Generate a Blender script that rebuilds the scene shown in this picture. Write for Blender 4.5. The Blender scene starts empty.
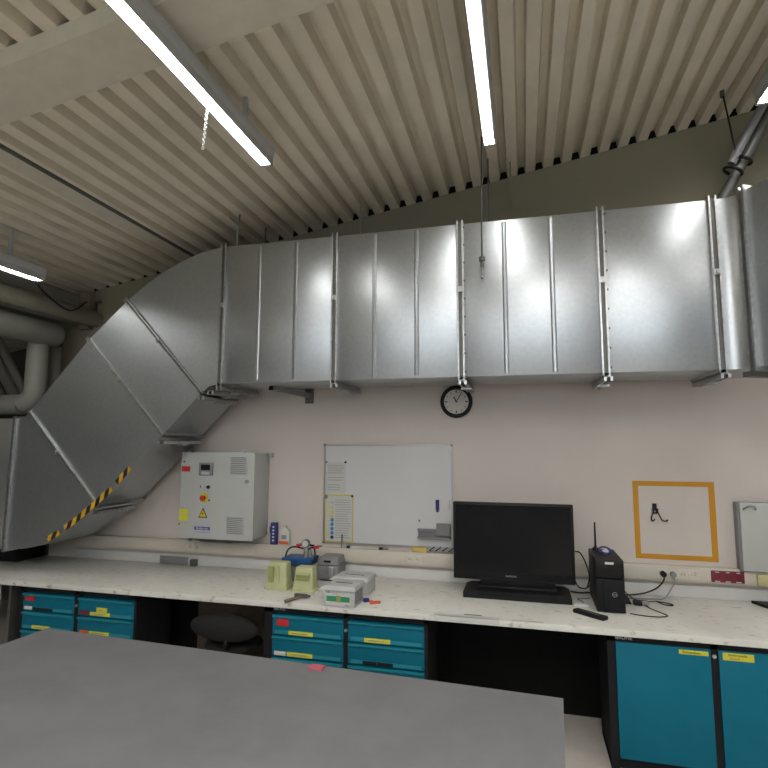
import bpy, bmesh, math, random
from mathutils import Vector, Matrix
random.seed(4)
H = 2.0                 # eye height above the floor (metres)
WALL = 4.72             # distance of the back wall
DESK = 0.85             # worktop height
PI = math.pi
col = bpy.context.scene.collection
WL = {}

# ---------------------------------------------------------------- materials
def mat(name, color, rough=0.6, metal=0.0, noise=0.0, nscale=8.0, bump=0.0, bscale=60.0, emit=None, estr=1.0, spec=0.5,
        dark=None, stretch=None):
    m = bpy.data.materials.new(name); m.use_nodes = True
    nt = m.node_tree; b = nt.nodes['Principled BSDF']
    b.inputs['Base Color'].default_value = (*color, 1)
    b.inputs['Roughness'].default_value = rough
    b.inputs['Metallic'].default_value = metal
    b.inputs['Specular IOR Level'].default_value = spec
    tc = nt.nodes.new('ShaderNodeTexCoord')
    src = tc.outputs['Object']
    if stretch:
        mp = nt.nodes.new('ShaderNodeMapping'); mp.inputs['Scale'].default_value = stretch
        nt.links.new(src, mp.inputs['Vector']); src = mp.outputs['Vector']
    if noise or dark:
        n = nt.nodes.new('ShaderNodeTexNoise'); n.inputs['Scale'].default_value = nscale
        n.inputs['Detail'].default_value = 5; n.inputs['Roughness'].default_value = 0.6
        nt.links.new(src, n.inputs['Vector'])
        r = nt.nodes.new('ShaderNodeValToRGB')
        d = dark if dark else tuple(c*(1-noise) for c in color)
        r.color_ramp.elements[0].position = 0.34; r.color_ramp.elements[0].color = (*d, 1)
        r.color_ramp.elements[1].position = 0.62; r.color_ramp.elements[1].color = (*color, 1)
        nt.links.new(n.outputs['Fac'], r.inputs['Fac']); nt.links.new(r.outputs['Color'], b.inputs['Base Color'])
    if bump:
        n2 = nt.nodes.new('ShaderNodeTexNoise'); n2.inputs['Scale'].default_value = bscale
        n2.inputs['Detail'].default_value = 3
        nt.links.new(src, n2.inputs['Vector'])
        bp = nt.nodes.new('ShaderNodeBump'); bp.inputs['Strength'].default_value = bump
        bp.inputs['Distance'].default_value = 0.01
        nt.links.new(n2.outputs['Fac'], bp.inputs['Height']); nt.links.new(bp.outputs['Normal'], b.inputs['Normal'])
    if emit:
        b.inputs['Emission Color'].default_value = (*emit, 1); b.inputs['Emission Strength'].default_value = estr
    return m

M = {}
M['wall'] = mat('wall_paint', (0.62, 0.565, 0.525), 0.85, noise=0.05, nscale=1.5, bump=0.1, bscale=120)
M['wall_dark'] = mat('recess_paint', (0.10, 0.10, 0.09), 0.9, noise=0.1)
M['wall_upper_shaded'] = mat('upper_wall_shade', (0.25, 0.23, 0.165), 0.85, noise=0.06, nscale=1.5)  # darker olive: the shade above the duct is put into the colour
M['room'] = mat('room_paint', (0.25, 0.245, 0.24), 0.85, noise=0.05)
M['ceil'] = mat('deck_paint', (0.72, 0.655, 0.53), 0.7, noise=0.10, nscale=3, dark=(0.64, 0.595, 0.485))
M['floor'] = mat('floor_coat', (0.60, 0.565, 0.52), 0.5, noise=0.15, nscale=2)
M['beam'] = mat('beam_paint', (0.32, 0.315, 0.27), 0.7, noise=0.1)
M['post'] = mat('post_paint', (0.27, 0.21, 0.155), 0.7, noise=0.1)
M['pipe'] = mat('pipe_jacket', (0.23, 0.23, 0.205), 0.5, noise=0.1, nscale=4)
M['pipe_beige'] = mat('pipe_beige', (0.24, 0.23, 0.18), 0.6, noise=0.12, nscale=4)
M['black'] = mat('black_plastic', (0.009, 0.009, 0.010), 0.5, noise=0.2, spec=0.25)
M['blackmat'] = mat('black_fabric', (0.012, 0.012, 0.012), 0.9, noise=0.3, bump=0.3)
M['screen'] = mat('screen_glass', (0.004, 0.004, 0.005), 0.22, noise=0.1, spec=0.25)
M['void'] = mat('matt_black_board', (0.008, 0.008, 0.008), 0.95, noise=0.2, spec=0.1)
M['brown'] = mat('shaded_wall_brown', (0.10, 0.08, 0.06), 0.9, noise=0.2, spec=0.1)  # dark brown holds the shade of the wall under the worktop
M['carcass'] = mat('black_lacquer', (0.012, 0.012, 0.014), 0.7, noise=0.2, spec=0.2)
M['blue'] = mat('petrol_lacquer', (0.002, 0.14, 0.215), 0.5, noise=0.08, nscale=5, spec=0.2)
M['bluelip'] = mat('petrol_edge', (0.012, 0.22, 0.30), 0.35, noise=0.05)
M['white'] = mat('white_plastic', (0.62, 0.62, 0.60), 0.5, noise=0.03)
M['cream'] = mat('cream_plastic', (0.60, 0.555, 0.48), 0.5, noise=0.05)
M['boardw'] = mat('board_enamel', (0.58, 0.585, 0.59), 0.32, noise=0.03, nscale=2)
M['alu'] = mat('aluminium', (0.45, 0.45, 0.46), 0.35, 0.8, noise=0.1)
M['steel'] = mat('zinc_steel', (0.55, 0.56, 0.56), 0.36, 0.9, noise=0.25, nscale=30)
M['darksteel'] = mat('dark_steel', (0.14, 0.14, 0.13), 0.5, 0.6, noise=0.2)
M['grey'] = mat('grey_plastic', (0.20, 0.20, 0.21), 0.5, noise=0.1)
M['lgrey'] = mat('light_grey_lacquer', (0.46, 0.48, 0.46), 0.45, noise=0.04)
M['mgrey'] = mat('mid_grey_plastic', (0.22, 0.22, 0.23), 0.5, noise=0.08)
M['yellow'] = mat('yellow_film', (0.62, 0.52, 0.03), 0.5, noise=0.06)
M['lemon'] = mat('lemon_label', (0.62, 0.60, 0.05), 0.5, noise=0.06)
M['ochre'] = mat('orange_tape', (0.55, 0.25, 0.004), 0.5, noise=0.06)
M['red'] = mat('red_film', (0.50, 0.02, 0.03), 0.5, noise=0.1)
M['switchy'] = mat('yellowed_plastic', (0.50, 0.46, 0.24), 0.5, noise=0.05)
M['timber'] = mat('yellow_wood', (0.58, 0.43, 0.12), 0.6, noise=0.15)
M['socketc'] = mat('socket_plastic', (0.64, 0.60, 0.52), 0.4, noise=0.03)
M['rafter'] = mat('rafter_paint', (0.62, 0.58, 0.48), 0.7, noise=0.08)
M['maroon'] = mat('maroon_plastic', (0.17, 0.012, 0.03), 0.45, noise=0.1)
M['orange'] = mat('orange_plastic', (0.65, 0.10, 0.03), 0.5, noise=0.1)
M['green'] = mat('green_print', (0.03, 0.27, 0.12), 0.5, noise=0.1)
M['lime'] = mat('pale_green_plastic', (0.50, 0.52, 0.28), 0.45, noise=0.12, nscale=12)
M['limeD'] = mat('pale_green_inside', (0.30, 0.35, 0.12), 0.5, noise=0.12, nscale=12)
M['navy'] = mat('navy_print', (0.025, 0.03, 0.18), 0.5, noise=0.1)
M['purple'] = mat('logo_blue', (0.07, 0.06, 0.28), 0.5, noise=0.05)
M['palelilac'] = mat('logo_plate', (0.44, 0.44, 0.52), 0.5, noise=0.05)
M['cobalt'] = mat('cobalt_plastic', (0.015, 0.09, 0.26), 0.4, noise=0.1)
M['skyblue'] = mat('sky_print', (0.04, 0.22, 0.5), 0.5, noise=0.1)
M['paper'] = mat('paper', (0.52, 0.53, 0.51), 0.8, noise=0.03)
M['ink'] = mat('grey_ink', (0.30, 0.31, 0.31), 0.8, noise=0.1)
M['cardboard'] = mat('white_card', (0.50, 0.51, 0.50), 0.7, noise=0.06)
M['carddark'] = mat('card_slot', (0.08, 0.08, 0.08), 0.8, noise=0.1)
M['wood'] = mat('handle_wood', (0.20, 0.16, 0.11), 0.6, noise=0.3, nscale=30)
M['clockface'] = mat('clock_face', (0.62, 0.58, 0.55), 0.6, noise=0.02)
M['tableg'] = mat('grey_laminate', (0.19, 0.19, 0.20), 0.5, noise=0.14, nscale=4)
M['tube'] = mat('led_diffuser', (1, 1, 1), 0.5, noise=0.01, emit=(1.0, 0.97, 0.93), estr=48)
M['tube_strong'] = mat('led_diffuser_bright', (1, 1, 1), 0.5, noise=0.01, emit=(1.0, 0.965, 0.925), estr=205)
M['pane'] = mat('added_fill_glow', (.8, .85, .9), 0.5, noise=0.02, emit=(.82, .92, 1.0), estr=2.6)  # added glow behind the camera, cool fill for duct and lower wall
M['batten'] = mat('batten_housing', (0.42, 0.43, 0.42), 0.45, noise=0.04)
M['pink'] = mat('pink_paper', (0.55, 0.12, 0.16), 0.6, noise=0.1)

def worktop_mat():
    m = mat('stained_laminate', (0.74, 0.73, 0.68), 0.42, noise=0.1, nscale=2.2, dark=(0.66, 0.655, 0.61))
    nt = m.node_tree; b = nt.nodes['Principled BSDF']
    src = b.inputs['Base Color'].links[0].from_socket
    tc = nt.nodes.new('ShaderNodeTexCoord')
    mp = nt.nodes.new('ShaderNodeMapping'); mp.inputs['Scale'].default_value = (3.2, 9, 4)
    nt.links.new(tc.outputs['Object'], mp.inputs['Vector'])
    n = nt.nodes.new('ShaderNodeTexNoise'); n.inputs['Scale'].default_value = 4.5; n.inputs['Detail'].default_value = 6
    nt.links.new(mp.outputs['Vector'], n.inputs['Vector'])
    r = nt.nodes.new('ShaderNodeValToRGB'); r.color_ramp.elements[0].position = 0.60; r.color_ramp.elements[1].position = 0.72
    nt.links.new(n.outputs['Fac'], r.inputs['Fac'])
    mx = nt.nodes.new('ShaderNodeMix'); mx.data_type = 'RGBA'
    nt.links.new(r.outputs['Color'], mx.inputs['Factor']); nt.links.new(src, mx.inputs['A'])
    mx.inputs['B'].default_value = (0.40, 0.37, 0.29, 1)
    nt.links.new(mx.outputs['Result'], b.inputs['Base Color'])
    return m
M['worktop'] = worktop_mat()

def duct_mat():
    m = bpy.data.materials.new('galvanised_sheet'); m.use_nodes = True
    nt = m.node_tree; b = nt.nodes['Principled BSDF']
    b.inputs['Metallic'].default_value = 0.9
    tc = nt.nodes.new('ShaderNodeTexCoord')
    v = nt.nodes.new('ShaderNodeTexVoronoi'); v.inputs['Scale'].default_value = 45
    nt.links.new(tc.outputs['Object'], v.inputs['Vector'])
    n = nt.nodes.new('ShaderNodeTexNoise'); n.inputs['Scale'].default_value = 2.2; n.inputs['Detail'].default_value = 4
    mp = nt.nodes.new('ShaderNodeMapping'); mp.inputs['Scale'].default_value = (1, 1, 2.2)
    nt.links.new(tc.outputs['Object'], mp.inputs['Vector']); nt.links.new(mp.outputs['Vector'], n.inputs['Vector'])
    r = nt.nodes.new('ShaderNodeMapRange'); r.inputs['To Min'].default_value = 0.30; r.inputs['To Max'].default_value = 0.42
    nt.links.new(n.outputs['Fac'], r.inputs['Value']); nt.links.new(r.outputs['Result'], b.inputs['Roughness'])
    ramp = nt.nodes.new('ShaderNodeValToRGB')
    ramp.color_ramp.elements[0].color = (0.455, 0.485, 0.505, 1); ramp.color_ramp.elements[1].color = (0.505, 0.53, 0.55, 1)
    nt.links.new(v.outputs['Color'], ramp.inputs['Fac']); nt.links.new(ramp.outputs['Color'], b.inputs['Base Color'])
    bp = nt.nodes.new('ShaderNodeBump'); bp.inputs['Strength'].default_value = 0.12; bp.inputs['Distance'].default_value = 0.03
    n2 = nt.nodes.new('ShaderNodeTexNoise'); n2.inputs['Scale'].default_value = 1.6; n2.inputs['Detail'].default_value = 1
    nt.links.new(tc.outputs['Object'], n2.inputs['Vector'])
    nt.links.new(n2.outputs['Fac'], bp.inputs['Height']); nt.links.new(bp.outputs['Normal'], b.inputs['Normal'])
    return m
M['duct'] = duct_mat()

def stripes_mat():
    m = mat('hazard_stripes', (0.6, 0.35, 0.02), 0.5, noise=0.05)
    nt = m.node_tree; b = nt.nodes['Principled BSDF']
    tc = nt.nodes.new('ShaderNodeTexCoord'); sp = nt.nodes.new('ShaderNodeSeparateXYZ')
    nt.links.new(tc.outputs['UV'], sp.inputs['Vector'])
    a = nt.nodes.new('ShaderNodeMath'); a.operation = 'MULTIPLY_ADD'; a.inputs[1].default_value = 0.5
    nt.links.new(sp.outputs['Y'], a.inputs[0]); nt.links.new(sp.outputs['X'], a.inputs[2])
    f = nt.nodes.new('ShaderNodeMath'); f.operation = 'FRACT'; nt.links.new(a.outputs[0], f.inputs[0])
    g = nt.nodes.new('ShaderNodeMath'); g.operation = 'GREATER_THAN'; g.inputs[1].default_value = 0.5
    nt.links.new(f.outputs[0], g.inputs[0])
    mx = nt.nodes.new('ShaderNodeMix'); mx.data_type = 'RGBA'
    mx.inputs['A'].default_value = (0.62, 0.36, 0.02, 1); mx.inputs['B'].default_value = (0.015, 0.013, 0.012, 1)
    nt.links.new(g.outputs[0], mx.inputs['Factor']); nt.links.new(mx.outputs['Result'], b.inputs['Base Color'])
    return m
M['hazard'] = stripes_mat()

# ---------------------------------------------------------------- mesh helpers
class MB:
    def __init__(s): s.bm = bmesh.new()
    def box(s, x0, x1, y0, y1, z0, z1, bev=0.0):
        t = bmesh.new(); bmesh.ops.create_cube(t, size=1)
        for v in t.verts:
            v.co = Vector(((x0+x1)/2+v.co.x*(x1-x0), (y0+y1)/2+v.co.y*(y1-y0), (z0+z1)/2+v.co.z*(z1-z0)))
        if bev: bmesh.ops.bevel(t, geom=t.edges[:], offset=bev, segments=2, affect='EDGES', profile=0.5)
        s._add(t); return s
    def _add(s, t):
        me = bpy.data.meshes.new('tmp'); t.to_mesh(me); t.free(); s.bm.from_mesh(me); bpy.data.meshes.remove(me)
    def obox(s, c, ax, sz):
        # centre, three unit axes, sizes
        t = bmesh.new(); bmesh.ops.create_cube(t, size=1)
        c = Vector(c); ax = [Vector(a).normalized() for a in ax]
        for v in t.verts: v.co = c + ax[0]*v.co.x*sz[0] + ax[1]*v.co.y*sz[1] + ax[2]*v.co.z*sz[2]
        bmesh.ops.recalc_face_normals(t, faces=t.faces[:]); s._add(t); return s
    def cyl(s, p0, p1, r, r1=None, seg=24, caps=True):
        p0 = Vector(p0); p1 = Vector(p1); d = p1-p0
        t = bmesh.new(); bmesh.ops.create_cone(t, cap_ends=caps, segments=seg, radius1=r, radius2=r if r1 is None else r1, depth=d.length)
        q = d.to_track_quat('Z', 'Y').to_matrix().to_4x4()
        bmesh.ops.transform(t, matrix=Matrix.Translation((p0+p1)/2) @ q, verts=t.verts[:]); s._add(t); return s
    def sphere(s, c, r, sc=(1, 1, 1), seg=16):
        t = bmesh.new(); bmesh.ops.create_uvsphere(t, u_segments=seg, v_segments=seg//2, radius=r)
        for v in t.verts: v.co = Vector((v.co.x*sc[0]+c[0], v.co.y*sc[1]+c[1], v.co.z*sc[2]+c[2]))
        s._add(t); return s
    def torus(s, c, R, r, axis='Y', seg=32, rs=10, arc=1.0):
        pts = []
        n = int(seg*arc)
        path = []
        for i in range(n+1):
            a = 2*PI*arc*i/n
            ca, sa = math.cos(a)*R, math.sin(a)*R
            path.append({'Y': (c[0]+ca, c[1], c[2]+sa), 'Z': (c[0]+ca, c[1]+sa, c[2]), 'X': (c[0], c[1]+ca, c[2]+sa)}[axis])
        return s.tube(path, r, rs, smooth=False)
    def tube(s, pts, r, seg=10, smooth=True, sub=8):
        P = [Vector(p) for p in pts]
        if smooth and len(P) > 2:
            Q = []
            for i in range(len(P)-1):
                p0 = P[max(i-1, 0)]; p1 = P[i]; p2 = P[i+1]; p3 = P[min(i+2, len(P)-1)]
                for k in range(sub):
                    t = k/sub
                    Q.append(0.5*((2*p1)+(-p0+p2)*t+(2*p0-5*p1+4*p2-p3)*t*t+(-p0+3*p1-3*p2+p3)*t**3))
            Q.append(P[-1]); P = Q
        bm = s.bm; rings = []
        up = Vector((0, 0, 1))
        d0 = (P[1]-P[0]).normalized()
        n = d0.cross(up)
        if n.length < 0.05: n = d0.cross(Vector((1, 0, 0)))
        n.normalize()
        for i, p in enumerate(P):
            d = (P[min(i+1, len(P)-1)]-P[max(i-1, 0)]).normalized()
            n = (n - d*n.dot(d)).normalized(); b = d.cross(n)
            rings.append([bm.verts.new(p+(n*math.cos(2*PI*k/seg)+b*math.sin(2*PI*k/seg))*r) for k in range(seg)])
        for a, b in zip(rings, rings[1:]):
            for k in range(seg): bm.faces.new((a[k], a[(k+1) % seg], b[(k+1) % seg], b[k]))
        bm.faces.new(rings[0][::-1]); bm.faces.new(rings[-1]); return s
    def prism(s, poly, axis, a, b):
        # poly: 2-D points; axis 'Y': points are (x,z); 'Z': (x,y); 'X': (y,z)
        f = {'Y': lambda p, h: (p[0], h, p[1]), 'Z': lambda p, h: (p[0], p[1], h), 'X': lambda p, h: (h, p[0], p[1])}[axis]
        t = bmesh.new()
        A = [t.verts.new(f(p, a)) for p in poly]; B = [t.verts.new(f(p, b)) for p in poly]
        t.faces.new(A); t.faces.new(B[::-1])
        n = len(poly)
        for i in range(n): t.faces.new((A[i], B[i], B[(i+1) % n], A[(i+1) % n]))
        bmesh.ops.recalc_face_normals(t, faces=t.faces[:]); s._add(t); return s
    def frustum(s, c0, w0, d0, c1, w1, d1, bev=0.0):
        t = bmesh.new(); V = []
        for c, w, d in ((c0, w0, d0), (c1, w1, d1)):
            V.append([t.verts.new((c[0]+sx*w/2, c[1]+sy*d/2, c[2])) for sx, sy in ((-1, -1), (1, -1), (1, 1), (-1, 1))])
        t.faces.new(V[0][::-1]); t.faces.new(V[1])
        for i in range(4): t.faces.new((V[0][i], V[0][(i+1) % 4], V[1][(i+1) % 4], V[1][i]))
        if bev: bmesh.ops.bevel(t, geom=t.edges[:], offset=bev, segments=2, affect='EDGES', profile=0.5)
        bmesh.ops.recalc_face_normals(t, faces=t.faces[:]); s._add(t); return s
    def spin(s, ang, c):
        bmesh.ops.transform(s.bm, matrix=Matrix.Translation(c) @ Matrix.Rotation(ang, 4, 'Z') @ Matrix.Translation(-Vector(c)), verts=s.bm.verts[:]); return s
    def build(s, name, m, parent=None, loc=None, smooth=35):
        base = WL[parent.name] if parent else Vector(loc or (0, 0, 0))
        for v in s.bm.verts: v.co -= base
        me = bpy.data.meshes.new(name); s.bm.to_mesh(me); s.bm.free()
        me.materials.append(M[m] if isinstance(m, str) else m)
        for p in me.polygons: p.use_smooth = True
        me.set_sharp_from_angle(angle=math.radians(smooth))
        o = bpy.data.objects.new(name, me); col.objects.link(o)
        if parent: o.parent = parent
        else: o.location = base
        WL[o.name] = base.copy()
        return o

def tag(o, label=None, cat=None, group=None, kind=None):
    if label: o['label'] = label
    if cat: o['category'] = cat
    if group: o['group'] = group
    if kind: o['kind'] = kind
    return o
def thing(name, label, cat, loc, group=None):
    o = bpy.data.objects.new(name, None); o.empty_display_size = 0.05; col.objects.link(o)
    o.location = loc; WL[o.name] = Vector(loc)
    return tag(o, label, cat, group)
def copy_tree(o, loc=None, parent=None):
    c = o.copy(); col.objects.link(c)
    if parent: c.parent = parent
    if loc is not None: c.location = loc; WL[c.name] = Vector(loc)
    for ch in list(o.children): copy_tree(ch, None, c)
    return c
def box(x0, x1, y0, y1, z0, z1, bev=0.0): return MB().box(x0, x1, y0, y1, z0, z1, bev)
def struct(name, mb, m): return tag(mb.build(name, m), kind='structure')
def text(body, name, m, parent, loc, size, stretch=1.0):
    # lettering on a face that looks towards -Y
    c = bpy.data.curves.new(name, 'FONT'); c.body = body; c.size = size; c.extrude = 0.0006
    c.align_x = 'CENTER'; c.align_y = 'CENTER'
    c.materials.append(M[m])
    tmp = bpy.data.objects.new('tmp_lettering', c)
    me = bpy.data.meshes.new_from_object(tmp); bpy.data.objects.remove(tmp)
    if not me.materials: me.materials.append(M[m])
    o = bpy.data.objects.new(name, me); col.objects.link(o)
    o.parent = parent; o.location = Vector(loc)-WL[parent.name]
    o.rotation_euler = (PI/2, 0, 0); o.scale = (stretch, 1, 1)
    return o

# ---------------------------------------------------------------- room shell
SL = 0.17
def zc(x): return H + 2.372 + SL*x          # underside of the roof deck
XL, XR, YF, YB = -7.4, 5.2, -6.0, 5.9
struct('floor', box(XL, XR, YF, YB, -0.05, 0), 'floor')
struct('wall_back', MB().prism([(-4.78, 0), (XR, 0), (XR, H+1.25), (-3.2, H+1.25), (-4.78, H+.2)], 'Y', WALL, WALL+0.12), 'wall')
struct('wall_back_upper', MB().prism([(-4.78, H+.2), (-3.2, H+1.25), (XR, H+1.25), (XR, zc(XR)), (-4.78, zc(-4.78))], 'Y', WALL, WALL+0.12), 'wall_upper_shaded')  # upper wall split off to carry its shade as a darker colour
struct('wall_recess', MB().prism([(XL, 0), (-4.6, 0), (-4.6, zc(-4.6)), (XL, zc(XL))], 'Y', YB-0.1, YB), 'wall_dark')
struct('wall_left', MB().prism([(YF, 0), (YB, 0), (YB, zc(XL)+.1), (YF, zc(XL)+.1)], 'X', XL-0.1, XL), 'wall_dark')
struct('wall_right', MB().prism([(YF, 0), (YB, 0), (YB, zc(XR)+.1), (YF, zc(XR)+.1)], 'X', XR, XR+0.1), 'room')
struct('wall_front', MB().prism([(XL, 0), (XR, 0), (XR, zc(XR)), (XL, zc(XL))], 'Y', YF-0.1, YF), 'room')
for i, x0 in enumerate((-3.6, -1.75, 0.1, 1.95)):  # unseen glowing panels, added to brighten the duct, wall and worktop
    wz = (3.55, 3.85, 4.15, 4.45)[i]
    struct('fill_panel_%d' % (i+1), box(x0+.06, x0+1.69, YF+.01, YF+.03, 2.36, wz-.06), 'pane')
    struct('fill_panel_%d_frame' % (i+1), MB().box(x0, x0+1.75, YF, YF+.07, 2.30, 2.36).box(x0, x0+1.75, YF, YF+.07, wz-.06, wz).box(x0, x0+.06, YF, YF+.07, 2.36, wz-.06).box(x0+1.69, x0+1.75, YF, YF+.07, 2.36, wz-.06), 'white')
# trapezoidal roof deck
bm = MB(); P = 0.153; x = -7.4 - 0.02; prof = []
while x < XR+0.1:
    prof += [(x, 0), (x+0.080, 0), (x+0.093, 0.068), (x+0.140, 0.068)]
    x += P
low = [(a, zc(a)+h) for a, h in prof]
vs = [[bm.bm.verts.new((a, y, z)) for a, z in low] for y in (YF-0.1, YB)]
for i in range(len(low)-1): bm.bm.faces.new((vs[0][i], vs[0][i+1], vs[1][i+1], vs[1][i]))
struct('ceiling', bm, 'ceil')
struct('ceiling_roof_skin', MB().prism([(XL-.1, zc(XL-.1)+0.10), (XR+.1, zc(XR+.1)+0.10), (XR+.1, zc(XR+.1)+0.14), (XL-.1, zc(XL-.1)+0.14)], 'Y', YF-.1, YB), 'wall_dark')
struct('trim_flute_shade', MB().prism([(-4.78, zc(-4.78)+.001), (XR, zc(XR)+.001), (XR, zc(XR)+.072), (-4.78, zc(-4.78)+.072)], 'Y', WALL+.01, WALL+.03), 'void')  # black plate painted in for the shade inside the open flutes
# cross strip joining two deck sheets
struct('trim_1', MB().prism([(-3.24, zc(-3.24)-0.012), (-3.12, zc(-3.12)-0.012), (-3.12, zc(-3.12)-0.002), (-3.24, zc(-3.24)-0.002)], 'Y', 0.2, WALL-0.02), 'rafter')
struct('trim_2', MB().prism([(-3.112, zc(-3.112)-0.018), (-3.095, zc(-3.095)-0.018), (-3.09, zc(-3.095)), (-3.112, zc(-3.112))], 'Y', 0.2, WALL-0.02), 'wall_dark')
# rafter across the ceiling at the upper left, and bulkhead beam on the left
struct('trim_3', MB().prism([(-6.9, zc(-6.9)-0.10), (XR, zc(XR)-0.10), (XR, zc(XR)), (-6.9, zc(-6.9))], 'Y', 1.95, 2.27), 'rafter')
struct('trim_4', box(-4.80, -4.54, 0.6, WALL-0.001, H+1.24, zc(-4.80)), 'beam')
struct('trim_5', box(-4.535, -4.40, WALL-0.07, WALL-0.001, H+1.20, zc(-4.535)-0.002), 'post')
struct('trim_6', MB().box(-4.385, -4.365, WALL-0.03, WALL-0.001, H+1.33, H+1.50).box(-4.385, -4.31, WALL-0.03, WALL-0.001, H+1.48, H+1.50), 'darksteel')

# ---------------------------------------------------------------- ventilation duct
Y0, Y1 = 4.0, 4.58
TOP, BOT = H+1.675, H+0.497
duct = thing('ventilation_duct', 'large galvanised rectangular air duct running along the upper wall and bending down at left', 'duct', (0, Y0, BOT))
def bez(pts, n=6):
    out = []
    P = [Vector((p[0], 0, p[1])) for p in pts]
    for i in range(len(P)-1):
        p0 = P[max(i-1, 0)]; p1 = P[i]; p2 = P[i+1]; p3 = P[min(i+2, len(P)-1)]
        for k in range(n):
            t = k/n
            q = 0.5*((2*p1)+(-p0+p2)*t+(2*p0-5*p1+4*p2-p3)*t*t+(-p0+3*p1-3*p2+p3)*t**3)
            out.append((q.x, q.z))
    out.append(pts[-1]); return out
def h(p): return (p[0], H+p[1])
FX = [-2.43, -1.43, -0.43, 0.57, 1.29]
for a, b in zip(FX, FX[1:]):
    sec = box(a, b, Y0, Y1, BOT, TOP, 0.006).build('duct_section', 'duct', duct)
S1 = (h((-3.385, 1.262)), h((-2.60, 0.425)))
S2 = (h((-3.765, 0.93)), h((-2.96, 0.075)))
S3 = (h((-4.37, 0.285)), h((-3.58, -0.525)))
S4 = (h((-4.52, 0.225)), h((-4.535, -0.945)))
arc = bez([(-2.43, TOP), h((-2.623, 1.648)), h((-2.817, 1.590)), h((-3.013, 1.503)), h((-3.21, 1.385)), S1[0]])
MB().prism(arc+[S1[1], h((-2.53, .478)), (-2.43, BOT)], 'Y', Y0, Y1).build('duct_elbow', 'duct', duct, smooth=20)
MB().prism([S1[0], S2[0], S2[1], S1[1]], 'Y', Y0, Y1).build('duct_section', 'duct', duct)
MB().prism([S2[0], S3[0], S3[1], S2[1]], 'Y', Y0, Y1).build('duct_section', 'duct', duct)
arc2 = bez([S3[1], h((-3.70, -.63)), h((-3.86, -.745)), h((-4.05, -.855)), h((-4.28, -.925)), S4[1]])
MB().prism([S3[0], h((-4.42, .24)), S4[0]]+arc2[::-1], 'Y', Y0, Y1).build('duct_elbow', 'duct', duct, smooth=20)
box(-6.6, -4.5275, Y0, Y1, H-0.945, H+0.225, 0.006).build('duct_section', 'duct', duct)
# right hand bend towards the room, small throat radius
TR, TA = 0.115, math.radians(62)
cx, cy = 1.335, Y0-TR
inn = [(cx+TR*math.sin(TA*i/12), cy+TR*math.cos(TA*i/12)) for i in range(13)]
W = Y1-Y0
out = [(cx+(TR+W)*math.sin(TA*i/12), cy+(TR+W)*math.cos(TA*i/12)) for i in range(13)]
MB().prism([(1.29, Y0)]+inn+out[::-1]+[(1.29, Y1)], 'Z', BOT, TOP).build('duct_elbow', 'duct', duct, smooth=20)
dirv = Vector((math.cos(TA), -math.sin(TA), 0)); nrm = Vector((math.sin(TA), math.cos(TA), 0))
e0 = Vector((inn[-1][0], inn[-1][1], 0)); e1 = Vector((out[-1][0], out[-1][1], 0))
f0 = e0+dirv*1.6; f1 = e1+dirv*1.6
MB().prism([tuple(e0.xy), tuple(f0.xy), tuple(f1.xy), tuple(e1.xy)], 'Z', BOT, TOP).build('duct_section', 'duct', duct)

def flange(t, b, wide=0.058, pr=0.022, rods=True, bolts=False):
    """pair of angle frames round the duct at the section t(top)-b(bottom), both (x,z)"""
    t = Vector((t[0], 0, t[1])); b = Vector((b[0], 0, b[1]))
    u = (t-b).normalized(); L = (t-b).length; s = Vector((u.z, 0, -u.x)); y = Vector((0, 1, 0))
    m = MB(); c = (t+b)/2
    for k in (-1, 1):
        o = s*(k*(wide/2-0.009))
        m.obox(c+o+y*(Y0-pr/2), (s, y, u), (0.012, pr, L+2*pr))
        m.obox(c+o+y*(Y1+pr/2), (s, y, u), (0.012, pr, L+2*pr))
        for e, sg in ((t, 1), (b, -1)):
            m.obox(e+o+u*(sg*pr/2)+y*((Y0+Y1)/2), (s, y, u), (0.012, Y1-Y0+2*pr, pr))
    f = m.build('duct_flange', 'steel', duct)
    g = MB(); g.obox(c+y*(Y0-0.006), (s, y, u), (wide-0.03, 0.010, L)); g.build('flange_gasket', 'darksteel', f)
    if rods:
        r = MB(); r.obox(c+u*(L*0.06)+y*(Y0-pr-0.006), (s, y, u), (0.045, 0.014, 0.04)); r.obox(c+u*(L*0.06)+y*(Y0-pr-0.016), (s, y, u), (0.02, 0.016, 0.02))
        r.build('flange_clamp', 'steel', f)
        for j in range(9 if bolts else 0):
            MB().obox(c+u*(L*(j/8-.5)*0.94)+s*(wide/2+.002)+y*(Y0-0.016), (s, y, u), (0.010, 0.012, 0.014)).build('flange_bolt', 'darksteel', f)
    return f
for X in FX: flange((X, TOP), (X, BOT), bolts=X in (-.43, .57))
for S, w in ((S1, .045), (S2, .035), (S3, .035)): flange(S[0], S[1], w, 0.022)
flange(S4[0], S4[1], 0.035, 0.022)
# flange after the right bend
fm = MB(); cz = (TOP+BOT)/2; hh = TOP-BOT
for k in (0.012, 0.052):
    p = e0+dirv*k; q = e1+dirv*k
    fm.obox((p.x-nrm.x*.015, p.y-nrm.y*.015, cz), (dirv, nrm, (0, 0, 1)), (.016, .03, hh+.06))
    mid = (p+q)/2
    fm.obox((mid.x, mid.y, TOP+.015), (dirv, nrm, (0, 0, 1)), (.016, W, .03))
    fm.obox((mid.x, mid.y, BOT-.015), (dirv, nrm, (0, 0, 1)), (.016, W, .03))
fm.build('duct_flange', 'steel', duct)
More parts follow.
